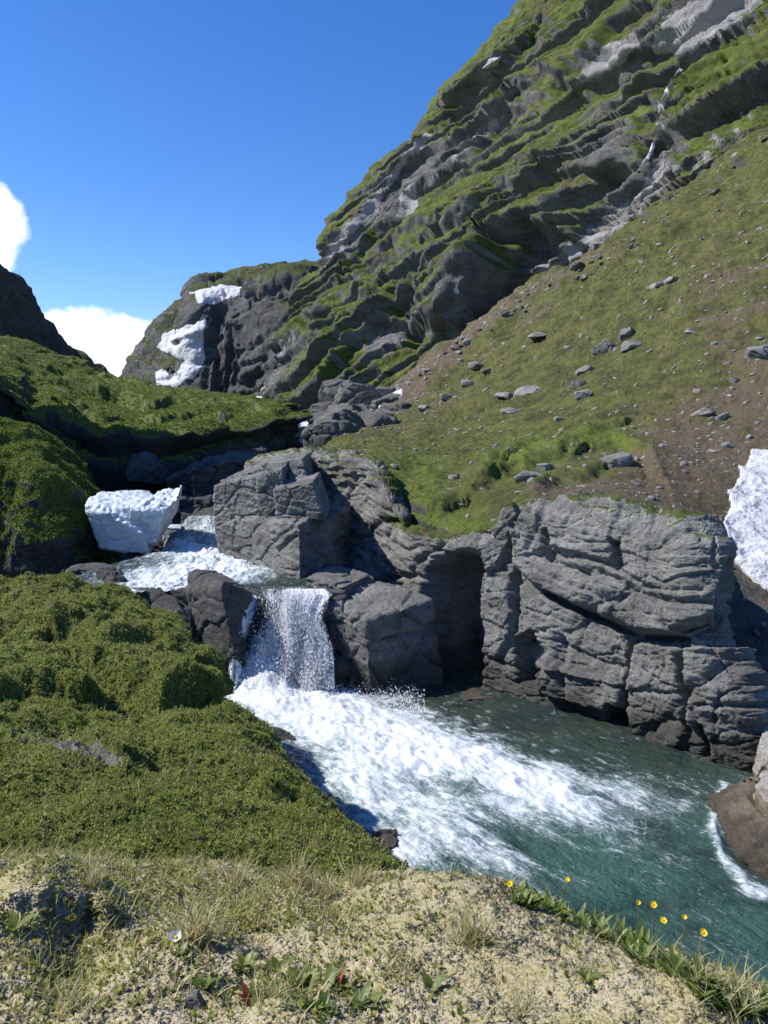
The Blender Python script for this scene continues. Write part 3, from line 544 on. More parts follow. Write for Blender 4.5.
def foreground():
    q = [(-1100,905,2.6),(-420,872,2.6),(-200,866,2.5),(0,860,2.42),(100,864,2.4),(200,872,2.36),(300,880,2.3),(385,884,2.24),(440,884,2.2),(500,898,2.06),(560,922,1.93),(620,948,1.8),(680,982,1.66),(740,1010,1.56),(800,1040,1.48),(980,1130,1.3)]
    cr = np.array(cs(q)); n = len(cr)
    def at(y, z): return np.stack([cr[:, 0] * (.55 + .45 * y / 2.), np.full(n, y), np.full(n, z)], 1)
    fr = np.array([P(u * 1.0, 1060 + .0 * v, 1.12) for u, v, y in q]); fr[:, 2] = 3.12 + .02 * np.sin(fr[:, 0] * 4)
    mid = .5 * fr + .5 * cr; mid[:, 2] += .035; m2 = .22 * fr + .78 * cr; m2[:, 2] += .03
    drop = np.where(np.arange(n) < 7, .28, .5)[:, None]
    rows = [fr * A3(2.6, 0, 1) + A3(0, -2.6, -.1), fr * A3(1.6, 0, 1) + A3(0, -.2, 0), fr + A3(0, -.35, .02), fr, mid, m2, cr, cr + np.concatenate([np.full((n, 1), .04), np.full((n, 1), .12), -.6 * drop], 1) * A3(1, 1, .35), cr + np.concatenate([np.full((n, 1), .1), np.full((n, 1), .22), -drop * 1.2], 1), cr + A3(.25, .4, -1.7), cr + A3(.5, .8, -4.2)]
    G = sheet(rows, 760, 960); N = blur(normals(G), 8); U, V = warp_pix(G, 9, 40, 31)
    f1, f2, _ = worley(G / .021 + .5 * np.stack([noise(G / .05 + k) for k in (3, 7, 11)], -1)); g1, _, _ = worley(G / .009)
    D = .05 * fbm(G / .28, 4, .5) + .008 * fbm(G / .07, 3) + .0045 * (.6 - f1) + .0025 * (.6 - g1) + .008 * fbm(G / .04, 3)
    D += .09 * spot(U, V, 40, 905, 60, 26, 5) - .06 * spot(U, V, 75, 958, 34, 26) + ledge(U, V, [(10,930),(60,928),(100,925)], .03, 16, 16)
    D += .035 * spot(U, V, 470, 905, 80, 30) - .03 * spot(U, V, 330, 900, 40, 20) - .02 * spot(U, V, 250, 980, 60, 30)
    G = G + N * D[..., None]; U, V = pix(G)
    grass = np.clip(.27 + .9 * fbm(G / .16, 4) + .55 * spot(U,V,230,905,190,34) + .3 * spot(U,V,60,870,100,16) + .4 * spot(U,V,80,975,70,34) + .5 * spot(U,V,300,985,70,24) - .7 * spot(U,V,520,960,170,50,-20) - .6 * spot(U,V,40,900,70,20), 0, 1)
    crr = sst(.62, .72, np.linspace(0, 1, G.shape[0]))[:, None]; grass = np.maximum(grass, crr)
    kind(grid_obj('lichen_ground', G, M_LICHEN, dict(veg=grass)), 'structure'); return G, grass
G_fg, fg_grass = foreground()
# ------------------------------------------------------------------ water
FL = A3(4.64, -5.45, 0); FL /= np.linalg.norm(FL); FC = A3(-FL[1], FL[0], 0)
def flow(G): return np.stack([G @ FL, G @ FC, G[..., 2]], -1)
def pool():
    X, Y = np.meshgrid(np.linspace(-3.6, 7.5, 520), np.linspace(2.2, 13.0, 500)); G = np.stack([X, Y, 0 * X], -1); U, V = pix(G); U, V = warp_pix(G, 16, 60, 41)
    foam = np.maximum.reduce([1.15 * spot(U,V,270,690,60,34), 1.1 * spot(U,V,330,715,70,34,-20), 1.0 * spot(U,V,410,750,120,36,-22), .8 * spot(U,V,500,775,130,26,-22), .85 * spot(U,V,360,790,60,34,-40), .6 * spot(U,V,440,815,110,30,-30), .5 * spot(U,V,620,790,90,20,-15), .6 * spot(U,V,410,850,30,24), .45 * spot(U,V,510,870,60,30,-40), .62 * np.exp(-(seg(U,V,[(722,790),(716,825),(724,856),(744,884),(772,902)])[0] / 8) ** 2), .45 * spot(U,V,690,805,12,14)])
    foam += .35 * spot(U,V,360,740,120,50,-25) + .3 * spot(U,V,540,800,120,34,-20) + .25 * spot(U,V,430,850,60,30,-20)
    foam -= .55 * spot(U,V,450,785,36,12,-10) + .3 * spot(U,V,520,845,60,10,-20)
    q = flow(G); turb = np.clip(foam, .12, 1.1)
    z = turb * (.12 * fbm(q / A3(.8, .45, 1), 4, .5) + .05 * ridged(q / A3(.32, .22, 1), 3)) + .05 * fbm(q / A3(1.1, .45, 1), 4, .55) + .012 * noise(q / A3(.16, .07, 1))
    z += .75 * spot(U,V,283,668,40,20) * (1 + .5 * fbm(G / .25, 3)) + .45 * spot(U,V,248,680,22,11) 
    z += .03 * spot(U,V,716,825,10,36,10) + .10 * np.clip(foam - .5, 0, 1)
    G[..., 2] = z; deep = sst(-.35, .5, .9 * sst(690, 900, V + .1 * (600 - U)) - .35 + .35 * fbm(q / 1.5, 3))
    kind(grid_obj('pool_water', G, M_WATER, dict(foam=np.clip(foam, 0, 1.2), flow=q, deep=deep, fleck=np.clip(.35 + .8 * sst(40, 0, np.abs(V - 790 - .1 * (U - 600))) + .5 * spot(U,V,680,830,120,70) + .3 * foam, 0, .9))), 'structure')
pool()
ZU = 4 - 2.55
def stream():
    X, Y = np.meshgrid(np.linspace(0, 1, 260), np.linspace(12.5, 18.3, 320)); X = (lambda a, b: a + (b - a) * X)(np.interp(Y, [12.5, 15, 16.5, 20], [-5.6, -5.2, -4.75, -4.3]), np.interp(Y, [12.5, 14, 16, 20], [-.88, -1.2, -2.4, -3.3])); lip = 12.62 + .12 * np.sin(X * 5) + .10 * np.sin(X * 13); Yn = lip + (Y - 12.5) * (18.3 - lip) / 5.8
    z = ZU + .9 * sst(16.6, 19.5, Yn) + .6 * sst(19.5, 24, Yn) - .05 * sst(13.2, 12.5, Yn)
    G = np.stack([X, Yn, z], -1); U, V = warp_pix(G, 8, 25, 43)
    foam = .25 + np.maximum.reduce([1.1 * spot(U,V,200,574,60,16,10), .9 * spot(U,V,160,585,40,14), 1.0 * spot(U,V,205,552,40,10), .55 * spot(U,V,250,580,30,8,-10)]) + .3 * sst(16.5, 18, Yn) - .7 * spot(U,V,285,588,40,9)
    q = G.copy(); turb = np.clip(foam, .1, 1.)
    G[..., 2] += turb * (.16 * fbm(G / .5, 4, .6) + .06 * ridged(G / .25, 3)) + .02 * fbm(G / .3, 3)
    kind(grid_obj('stream_water', G, M_WATER, dict(foam=np.clip(foam, 0, 1.2), flow=q[..., [1, 0, 2]] * A3(-1, 1, 1), deep=.25 + 0 * foam, fleck=.5 + 0 * foam)), 'structure')
    x0, x1 = P(246, 600, 12.6)[0], P(327, 600, 12.6)[0]; s = np.linspace(0, 1, 160)[None, :] * np.ones((170, 1)); t = np.linspace(0, 1, 170)[:, None] * np.ones((1, 160))
    x = x0 + (x1 - x0) * s + .10 * noise(np.stack([s * 2, t * 3.5, 0 * s], -1)) + .5 * t ** 2 * (s - .55); y = 12.66 - 1.15 * t ** .7 * (.9 + .2 * noise(np.stack([s * 6, 0 * s, 0 * s], -1))); z = ZU + .0 - (ZU + .15) * t ** 1.7
    G = np.stack([x, y, z], -1)[::-1]; s, t = s[::-1], t[::-1]; q = np.stack([s * 1.25, t * 1.5, 0 * s], -1)
    G = G + (A3(.1, -1, .2) * ((.10 + .22 * t) * (fbm(q * A3(7, 1.2, 1), 4, .6) + .28 * fbm(q * A3(30, 9, 1), 3)))[..., None])
    foam = np.clip(.22 + .30 + .4 * fbm(q * A3(6, 2.2, 1), 3) + .55 * sst(.42, .62, s) + .5 * sst(.5, 1, t) - .45 * spot(s, t, .24, .5, .10, .3) - .3 * spot(s, t, .52, .35, .05, .2) + .25 * spot(s, t, .4, .5, .07, .5) - .35 * sst(.2, 0, t) + .3 * spot(s, t, .1, .5, .06, .6) - .9 * sst(.9, 1., s + .05 * noise(q * A3(1, 4, 1))) - .9 * sst(.07, 0, s + .04 * noise(q * A3(1, 4, 1))), -.3, 1.1)
    kind(grid_obj('waterfall', G, M_FALL, dict(foam=foam, flow=q)), 'structure')
    # spray thrown up where the fall lands
    n = 7000; r = rng.random((n, 4)); uu = 225 + 200 * r[:, 0] ** 1.3; vv = 672 + 40 * r[:, 1] + .18 * (uu - 270); pos = []
    for a, b, h in zip(uu, vv, r[:, 2]): yy = 4 * F / (b - HZ); p = P(a, b, yy); pos.append((p[0], p[1], .04 + .75 * h ** 3 * max(.2, 1 - abs(a - 285) / 70)))
    m_ = 24000; si = np.clip(.66 + .17 * rng.normal(size=m_), .05, .97); ti = rng.random(m_) ** .6; ii = ((1 - ti) * 169).astype(int); jj = (si * 159).astype(int); q_ = G[ii, jj] + A3(.05, -1, .25) * (rng.random(m_) ** 1.5 * (.05 + .2 * ti))[:, None] + .03 * rng.normal(size=(m_, 3))
    pos = np.concatenate([np.array(pos), q_]); n = len(pos)
    V0, Fa = cube(2); V0 = (V0 - .5); V0 = V0 / np.linalg.norm(V0, axis=1, keepdims=True)
    sc = .0025 + .007 * rng.random(n) ** 4; Vv = np.array(pos)[:, None, :] + V0[None] * (sc[:, None] * np.array([1, 1, 1.5]))[:, None, :]
    FF = (Fa[None] + (np.arange(n) * len(V0))[:, None, None]).reshape(-1, 4)
    kind(link('water_spray', mesh_from('water_spray', Vv, FF, plain('spray', (.92, .94, .95), .5))), 'stuff')
stream()
def chute(poly, name='stream_water'):
    r = [cs(a) for a in poly]; G = sheet(r, 60, 40); G = G + normals(G) * (.12 * fbm(G / .5, 4, .6))[..., None]
    kind(grid_obj(name, G, M_WATER, dict(foam=np.full(G.shape[:2], .85), flow=G[..., [1, 0, 2]], deep=0 * G[..., 0], fleck=.5 + 0 * G[..., 0])), 'structure')
chute([[(282,478,38),(300,478,38),(320,476,38)], [(288,458,40),(300,458,40),(312,456,40)], [(289,440,42),(298,439,42),(306,438,42)], [(286,432,46),(305,430,46),(330,428,46)], [(292,426,54),(320,424,54),(350,422,54)], [(300,422,62),(330,421,62),(360,419,62)]])
# ------------------------------------------------------------------ rocks at the fall
def block_thing(name, label, cat, blocks, mat, n=44):
    allc = np.array([P(*c) for b in blocks for c in b[0]]); base = (allc[:, 0].mean(), allc[:, 1].mean(), allc[:, 2].min())
    if len(blocks) == 1:
        V, Fa = block([P(*c) for c in blocks[0][0]], n, *blocks[0][1:]); return tag(link(name, mesh_from(name, V - np.array(base), Fa, mat), loc=base), label, cat)
    e = empty(name, base, label, cat)
    for b in blocks:
        V, Fa = block([P(*c) for c in b[0]], n, *b[1:]); link('block', mesh_from('block', V - np.array(base), Fa, mat), e)
    return e
def slab(tl, tr, br, bl, dy, up=0., side=0.):
    """front quad in the picture and the metres it reaches back"""
    g = lambda c, s: (c[0] + side * s, c[1], c[2] + dy)
    def bk(c, s, lift):
        x, y, z = P(*c); return (x + side, y + dy, z + lift)
    return [P(*bl), P(*br), bk(br, 0, 0), bk(bl, 0, 0), P(*tl), P(*tr), bk(tr, 0, up), bk(tl, 0, up)]
def block_world(name, label, cat, blocks, mat, n=44):
    allc = np.array([c for b in blocks for c in b[0]]); base = (allc[:, 0].mean(), allc[:, 1].mean(), allc[:, 2].min()); e = empty(name, base, label, cat)
    for b in blocks:
        V, Fa = block(b[0], n, *b[1:]); link('block', mesh_from('block', V - np.array(base), Fa, mat), e)
    return e
block_world('rock_outcrop', 'stack of squarish grey rock blocks on the far side of the waterfall lip', 'rock', [
    (slab((213,486,16.2),(262,476,15.6),(258,520,15.5),(216,530,16.1), 2.6, .12), .55, 3, .8, 1),
    (slab((258,476,15.5),(282,468,15.4),(284,522,15.2),(258,522,15.3), 2.4, .1), .5, 3, .7, 2),
    (slab((275,490,14.6),(312,482,14.4),(324,520,14.3),(277,524,14.5), 2.0, .1), .5, 2, .6, 3),
    (slab((214,522,16),(262,520,15),(268,572,14.6),(222,566,15.9), 2.6, .1), .6, 3, .8, 4),
    (slab((252,520,15.2),(300,524,13.7),(300,590,13.4),(254,580,14.8), 2.8, .1, .5), .6, 3, .8, 5),
    (slab((284,524,14.2),(328,520,14.6),(334,575,14.7),(298,590,13.6), 2.0, .1, .4), .6, 3, .7, 6),
    (slab((262,464,16.4),(302,459,16.2),(306,482,15.9),(262,484,16.1), 2.2, .1), .5, 3, .7, 7),
    (slab((228,478,17),(268,466,16.8),(268,486,16.6),(228,496,16.8), 2.2, .1), .5, 3, .7, 8)], M_ROCKU, 62)
def quad(b4, t4): return [P(*c) for c in b4 + t4]
block_world('rock_ledge', 'flat topped grey rock ledge just right of the waterfall, its right face black in shade', 'rock', [
    (quad([(316,668,12.7),(371,703,11.7),(446,697,12.3),(350,640,14.6)], [(316,600,12.6),(366,622,11.8),(432,600,12.6),(346,568,14.3)]), .6, 2, .75, 11),
    (quad([(306,592,13.0),(340,604,12.7),(372,592,13.6),(336,578,14.6)], [(306,578,13.0),(342,588,12.7),(368,575,13.6),(334,563,14.6)]), .4, 2, .6, 12),
    (quad([(318,690,12.4),(352,706,11.8),(392,700,12.2),(350,672,13.4)], [(316,652,12.5),(350,672,11.9),(390,672,12.3),(350,650,13.4)]), .4, 3, .9, 13)], M_ROCK, 62)
def boulder(u, v, y, size, label, mat, seed, rz=0., tilt=0., name='boulder', cat='boulder', group=None, n=30, cuts=10, rough=1., flat=.25, z=None):
    V, Fa = boulder_mesh(size, n, seed, cuts, rough, flat); c, s = math.cos(tilt), math.sin(tilt); V = V @ np.array([[c, 0, -s], [0, 1, 0], [s, 0, c]])
    p = P(u, v, y); o = link(name, mesh_from(name, V, Fa, mat), loc=(p[0], p[1], p[2] if z is None else z)); o.rotation_euler[2] = rz
    tag(o, label, cat, group); return o
block_world('rock_step', 'dark wet rock step that the waterfall runs over', 'rock', [([(-6.5, 12.2, -.6), (-.6, 12.0, -.6), (-.6, 14.5, -.6), (-6.5, 14.5, -.6), (-6.5, 12.72, ZU - .03), (-.6, 12.6, ZU - .03), (-.6, 14.4, ZU - .12), (-6.5, 14.4, ZU - .12)], .5, 2, .5, 77)], M_DARK, 60)
block_world('boulder', 'large dark boulder standing at the left edge of the waterfall', 'boulder', [
    (quad([(196,676,12.2),(240,684,11.6),(256,672,12.2),(214,640,13.4)], [(184,576,12.4),(220,580,11.8),(252,592,12.3),(206,564,13.2)]), .5, 3, .5, 21, 6)], M_DARK, 48)
block_world('boulder', 'lower dark wedge shaped boulder behind the grassy bank, beside the larger one', 'boulder', [
    (quad([(148,660,12.3),(196,676,11.9),(206,660,12.6),(160,630,13.6)], [(144,590,12.6),(182,600,12.0),(200,622,12.5),(174,582,13.4)]), .45, 3, .5, 22, 6)], M_DARK, 40)
block_world('boulder', 'dark slanting slab of rock at the edge of the stream below the ice', 'boulder', [
    (quad([(96,612,13.2),(140,640,12.6),(152,612,13.4),(112,600,14.4)], [(96,568,13.4),(116,572,13.0),(148,604,13.3),(118,566,14.2)]), .4, 4, .8, 23, 6)], M_DARK, 40)
# rocks around the pool
for a in [(474,700,11.8,(.95,.7,.36),'low wet rock at the foot of the cliff, green with algae',M_BROWN,31,.3,0),
          (334,668,12.1,(.5,.5,1.0),'dark wet rock at the right edge of the waterfall, under the ledge',M_DARK,37,.4,0),(266,664,12.05,(.34,.34,1.0),'thin dark wet rock splitting the left strands of the waterfall',M_DARK,38,.9,0),
          (410,692,12.0,(.8,.6,.4),'small dark rock under the black face of the ledge',M_DARK,32,.9,0),
          (338,788,8.9,(.3,.3,.36),'dark wet stone showing at the water edge of the grassy bank',M_DARK,33,.2,0),
          (388,862,7.3,(.34,.4,.4),'wet brown stone below the tip of the grassy bank',M_BROWN,34,.5,0),
          (272,742,10.0,(.5,.5,.4),'dark stone in the foam at the upper end of the bank',M_DARK,36,.7,0),
          (762,782,8.95,(.42,.5,.95),'tall narrow brownish stone leaning on the cliff end',M_PALE,41,.2,.3),
          (776,800,8.5,(.45,.45,.5),'small pale rounded boulder under the tall leaning stone',M_PALE,42,.8,0),
          (788,850,7.6,(.75,.8,.95),'larger pale boulder above the brown wet rock',M_PALE,43,.3,0),
          (786,884,7.35,(1.3,1.7,.72),'brown wet rock with white water breaking around it',M_BROWN,44,.2,0)]:
    boulder(a[0], a[1], a[2], a[3], a[4], a[5], a[6], a[7], a[8], flat=.35, z=-.25, n=46 if a[5] is M_BROWN else 30, rough=1.5 if a[5] is M_BROWN else 1.)
# rocks in the gorge, round the ice and the upper stream
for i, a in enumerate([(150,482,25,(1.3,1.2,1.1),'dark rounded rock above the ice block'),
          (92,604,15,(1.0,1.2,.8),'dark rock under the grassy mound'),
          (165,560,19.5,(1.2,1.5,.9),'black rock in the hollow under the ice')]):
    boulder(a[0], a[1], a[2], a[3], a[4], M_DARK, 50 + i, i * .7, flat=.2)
for i, a in enumerate([(334,456,35,(2.6,2.2,1.7)),(345,448,38,(3.6,2.6,1.8)),(370,438,40,(3.4,2.6,1.6)),(344,438,44,(2.8,2.4,1.9)),(330,430,50,(2.6,2.2,1.8)),(352,420,52,(3.6,2.8,2.4)),(372,412,54,(3.4,2.6,1.8)),(340,412,60,(4,3,2.6)),(392,424,44,(3.6,2,1.2)),(400,412,48,(3.4,2,1.2)),(362,428,46,(2.6,2,1.4))]):
    boulder(a[0], a[1], a[2], a[3], 'grey boulder in the jumble beside the small upper cascade', M_GULLY, 60 + i, i * 1.1, group='boulders beside the upper cascade', flat=.2)
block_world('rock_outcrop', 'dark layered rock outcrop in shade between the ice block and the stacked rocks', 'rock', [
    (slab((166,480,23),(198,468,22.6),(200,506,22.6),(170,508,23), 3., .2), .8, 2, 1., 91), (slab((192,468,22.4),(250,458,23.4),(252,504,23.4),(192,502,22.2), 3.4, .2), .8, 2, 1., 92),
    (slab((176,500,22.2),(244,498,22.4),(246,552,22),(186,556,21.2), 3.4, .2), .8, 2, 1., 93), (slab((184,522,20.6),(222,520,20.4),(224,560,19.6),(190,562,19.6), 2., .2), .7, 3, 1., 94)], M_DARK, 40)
def rill():
    pts = [(682,74),(672,90),(664,106),(661,124),(658,142),(652,158),(640,176)]; c = []
    for (a, b), (c0, d) in zip(pts[:-1], pts[1:]):
        for t in np.linspace(0, 1, 14, endpoint=False): c.append(hit(T_mtn, a + (c0 - a) * t, b + (d - b) * t)[0])
    c = np.array(c); c = blur(np.repeat(c[:, None, :], 3, 1), 3)[:, 1]; w = .2 + .12 * noise(c / 1.3); n = A3(-.6, -.7, .35)
    G = np.stack([c + n * .5 + A3(1, -.6, 0) * (s * w)[:, None] + n * (.2 * (1 - abs(s)) + .1 * noise(c / .8 + s))[:, None] for s in (-1, -.5, 0, .5, 1)], 1)[::-1]
    U, V = pix(G); kind(grid_obj('waterfall', G, M_FALL, dict(foam=np.full(G.shape[:2], .5), flow=np.stack([G[..., 0] * .5, G[..., 2] * .3, 0 * U], -1))), 'structure')
# ------------------------------------------------------------------ ice and snow
def ice():
    V1, F1 = block(quad([(100,550,16.9),(150,555,16.5),(156,546,17.8),(108,544,18.2)], [(84,508,16.7),(136,512,16.3),(166,489,17.8),(98,483,18.4)]), 44, .55, 2, .35, 401, 7)
    V2, F2 = block(quad([(128,552,16.6),(152,554,16.5),(166,532,17.4),(140,540,17.8)], [(130,512,16.4),(164,512,16.6),(190,487,17.5),(158,492,17.8)]), 36, .5, 1, .45, 402, 5)
    V = np.concatenate([V1, V2]); base = V.mean(0); V = V + (.05 * ridged(V / .3, 3) + .03 * noise(V / .09))[:, None] * A3(.3, -.5, .8)
    tag(link('ice_block', mesh_from('ice_block', V - base, np.concatenate([F1, F2 + len(V1)]), M_ICE), loc=tuple(base)), 'big blue white block of old snow ice wedged over the stream', 'ice')
ice()
V, Fa = boulder_mesh((.55, .5, .55), 20, 5, 6, .5); p = P(175, 546, 18.5); tag(link('ice_block', mesh_from('ice_block', V, Fa, M_ICE), loc=p), 'small white lump of ice right of the big ice block', 'ice')
def bvh(G):
    nv, nu = G.shape[:2]; f = gridfaces(nv, nu); return BVHTree.FromPolygons([tuple(x) for x in G.reshape(-1, 3)], [tuple(x) for x in f])
T_slope, T_mtn, T_far = bvh(G_slope), bvh(G_mtn), bvh(G_far)
def hit(tree, u, v):
    a = Vector(P(u, v, 1.)); o = Vector((0, 0, EYE)); h = tree.ray_cast(o, (a - o).normalized()); return h
rill()
def snow(tree, poly, label, thick, name='snow_patch', res=70, wave=.05):
    us = [p[0] for p in poly]; vs = [p[1] for p in poly]; u, v = np.meshgrid(np.linspace(min(us) - 2, max(us) + 2, res), np.linspace(max(vs) + 2, min(vs) - 2, res)); G = np.zeros(u.shape + (3,)); ok = np.zeros(u.shape, bool); nrm = []
    jit = fbm(np.stack([u, v, 0 * u], -1) / (.12 * (max(us) - min(us)) + 3), 3) * .06 * (max(us) - min(us))
    ins = inside(u + jit, v + jit, poly, max(1.5, .02 * (max(us) - min(us)))); last = None
    for i in range(res):
        for j in range(res):
            h = hit(tree, u[i, j], v[i, j])
            if h[0] is None: h = hit(T_mtn, u[i, j], v[i, j])
            if h[0] is not None: G[i, j] = h[0]; ok[i, j] = True
    d = np.median(G[ok][:, 1]); bad = ~ok | (np.abs(G[..., 1] - d) > .35 * d)
    if bad.any():
        for i, j in zip(*np.where(bad)): G[i, j] = P(u[i, j], v[i, j], d)
    D = G[..., 1].copy(); e = bad | (ins < .02); 
    G = blur(G, 3); n = normals(G).reshape(-1, 3).mean(0); n /= np.linalg.norm(n)
    keep = ins > .04; hgt = thick * np.sqrt(np.clip(ins * 1.0, 0, 1)); inn, _ = seg(u, v, list(poly) + [poly[0]]); hgt = hgt * (.45 + .55 * sst(0, .22 * (max(us) - min(us)), inn)) + wave * thick * 2 * fbm(G / (thick * 2), 4) * ins
    Tt = G + n * hgt[..., None]; Bt = G - n * thick * .5; idx = -np.ones(u.shape, int); k = keep[:-1, :-1] & keep[1:, :-1] & keep[:-1, 1:] & keep[1:, 1:]
    N_ = res * res; f = gridfaces(res, res).reshape(res - 1, res - 1, 4)[k]; V = np.concatenate([Tt.reshape(-1, 3), Bt.reshape(-1, 3)]); fb = f[:, ::-1] + N_
    ed = {}
    for q in f:
        for a, b in ((q[0], q[1]), (q[1], q[2]), (q[2], q[3]), (q[3], q[0])):
            if (b, a) in ed: del ed[(b, a)]
            else: ed[(a, b)] = 1
    side = np.array([(b, a, a + N_, b + N_) for a, b in ed]); Fq = np.concatenate([f, fb, side]); used, inv = np.unique(Fq, return_inverse=True); V = V[used]; Fq = inv.reshape(-1, 4)
    base = V.mean(0); tag(link(name, mesh_from(name, V - base, Fq, M_SNOW), loc=tuple(base)), label, 'snow')
snow(T_slope, [(772,452),(752,458),(738,466),(734,488),(728,515),(722,545),(735,562),(752,578),(775,592),(860,620),(900,520),(850,450)], 'dirty edged snow patch lying on the brown gravel beside the cliff end', .16, res=120, wave=.35)
snow(T_far, [(206,321),(203,340),(204,360),(198,374),(185,382),(170,390),(152,394),(158,384),(156,372),(164,370),(172,378),(188,362),(180,358),(158,348),(166,334),(186,326)], 'long snow field running down the gully of the far hill', .6, res=90)
snow(T_far, [(191,294),(204,289),(222,286),(242,288),(240,296),(214,303),(198,302),(196,292)], 'flat snow field near the top of the far hill', .6, res=70)
snow(T_slope, [(362,410),(380,400),(402,391),(402,396),(384,406),(364,414)], 'thin strip of snow in the gully above the upper cascade', .5, res=50)
snow(T_mtn, [(398,196),(408,188),(419,182),(414,198),(400,212),(390,222),(391,206)], 'small bright snow patch on the cliffs below the mountain crest', .8, res=50) if False else None
for u, v, w in [(492, 64, 9), (294, 302, 3)]:
    snow(T_mtn if u > 300 else T_far, [(u - w, v + w * .5), (u - w * .2, v - w * .5), (u + w, v - w * .8), (u + w * .5, v + w * .2)], 'tiny snow patch under the dark crest notch of the mountain' if u > 300 else 'speck of snow on the grey cliffs of the far hill', .7, res=26)
# ------------------------------------------------------------------ stones on the slope
SZ = [(605,350,15,9,'pale flat slab resting against the darkest stone of the slope'),(626,337,13,10,'darkest angular stone high on the grassy slope'),(630,348,14,7,'pale broken slab under the darkest stone'),(538,336,13,4,'thin pale slab alone near the gravel strip'),(478,366,11,5,'dark flat stone at the edge of the gravel strip'),
      (585,372,10,6,'rounded grey stone in the middle of the slope'),(578,386,10,5,'darker flat stone just below the rounded grey one'),(585,396,11,6,'pale stone lowest in the column of three'),(531,393,18,6,'long pale slab in the grass'),(506,397,12,4,'narrow grey slab touching the long pale one'),(514,413,14,4,'flat dark slab below the long pale one'),
      (704,414,14,7,'grey stone with a brown hollow beside it'),(723,418,8,5,'small brown stone next to a grey one'),(728,446,8,4,'small pale stone on the brown gravel'),(757,357,22,14,'dark rock outcrop breaking the right side of the slope'),(735,382,6,4,'small stone below the dark outcrop'),
      (672,281,9,5,'pale stone high on the slope near the cliffs'),(656,287,9,4,'flat grey stone left of the high pale one'),(468,384,9,4,'grey stone beside the gravel strip'),(447,398,9,4,'grey stone in the scree below the cliffs'),(425,410,10,4,'flat stone in the grass above the outcrop'),(498,446,6,3,'small pale stone on the green lobe'),
      (619,463,22,9,'dark rock ledge under the moss bank'),(577,502,20,13,'dark round boulder on the brown gravel above the cliff'),(529,480,17,8,'pale pinkish rock at the foot of the moss bank'),(545,470,12,6,'mossy rock behind the pale pinkish one'),(455,478,9,6,'grey stone set in the green lobe'),(487,372,7,3,'small dark stone near the gravel strip'),(690,333,6,3,'small grey stone in dry grass'),(560,420,7,3,'small flat stone in the green band')]
for i, (u, v, a, b, lab) in enumerate(SZ):
    h = hit(T_slope, u, v)
    if h[0] is None: continue
    y = h[0].y; k = y / F; w, hh = 1.75 * a * k, 1.6 * b * k; p = h[0]
    dk = 'dark' in lab
    V, Fa = boulder_mesh((w, w * .8, max(hh * 1.1, w * .22)), 22, 100 + i, 9, .8, .3); o = link('stone', mesh_from('stone', V, Fa, M_ROCKU if dk else M_STONE), loc=(p.x, p.y, p.z - hh * .35)); o.rotation_euler = (0, .18, i * 1.3)
    tag(o, lab, 'stone', 'stones lying on the grassy slope')
for i in range(46):
    t_ = random.random(); k_ = t_ * 6; ln = [(372,408),(440,356),(500,312),(570,272),(620,250),(700,192),(768,132)]; j = min(5, int(k_)); a_, b_ = ln[j], ln[j + 1]; u = a_[0] + (b_[0] - a_[0]) * (k_ - j); v = a_[1] + (b_[1] - a_[1]) * (k_ - j) + random.uniform(-3, 15); h = hit(T_slope, u, v)
    if h[0] is None: continue
    p = h[0]; w = p.y / F * random.choice((5, 6, 7, 9, 12)) * random.uniform(.7, 1.2); V, Fa = boulder_mesh((w, w * .8, w * .5), 14, 500 + i, 9, 1., .3); o = link('stone', mesh_from('stone', V, Fa, M_GULLY if i % 3 else M_STONE), loc=(p.x, p.y, p.z - w * .12)); o.rotation_euler = (0, .25, i * 1.9)
    tag(o, 'fallen rock among others at the foot of the mountain cliffs', 'stone', 'rocks fallen along the foot of the cliffs')
protos = [mesh_from('stone', *boulder_mesh((1, .8, .55), 8, 200 + i, 7, 1.2, .3), M_STONE) for i in range(5)]
# small scree, too many to count: one object
def instances(name, tv, tf, pos, R, sc, mat, attr=None):
    n, k = len(pos), len(tv); V = np.einsum('nij,kj->nki', R, tv) * np.asarray(sc).reshape(n, 1, -1) + pos[:, None, :]
    Fa = (tf[None] + (np.arange(n) * k)[:, None, None]).reshape(-1, tf.shape[1]); a = {} if attr is None else {'rnd': np.repeat(attr, k)}
    return link(name, mesh_from(name, V.reshape(-1, 3), Fa, mat, a, smooth=True))
def rots(n, nrm=None, tilt=.0):
    a = rng.random(n) * 2 * math.pi; z = np.tile(A3(0, 0, 1), (n, 1)) if nrm is None else nrm; z = z + tilt * rng.normal(size=(n, 3)); z /= np.linalg.norm(z, axis=1, keepdims=True)
    t = np.stack([np.cos(a), np.sin(a), 0 * a], 1); x = t - z * (t * z).sum(1, keepdims=True); x /= np.linalg.norm(x, axis=1, keepdims=True); y = np.cross(z, x); return np.stack([x, y, z], -1)
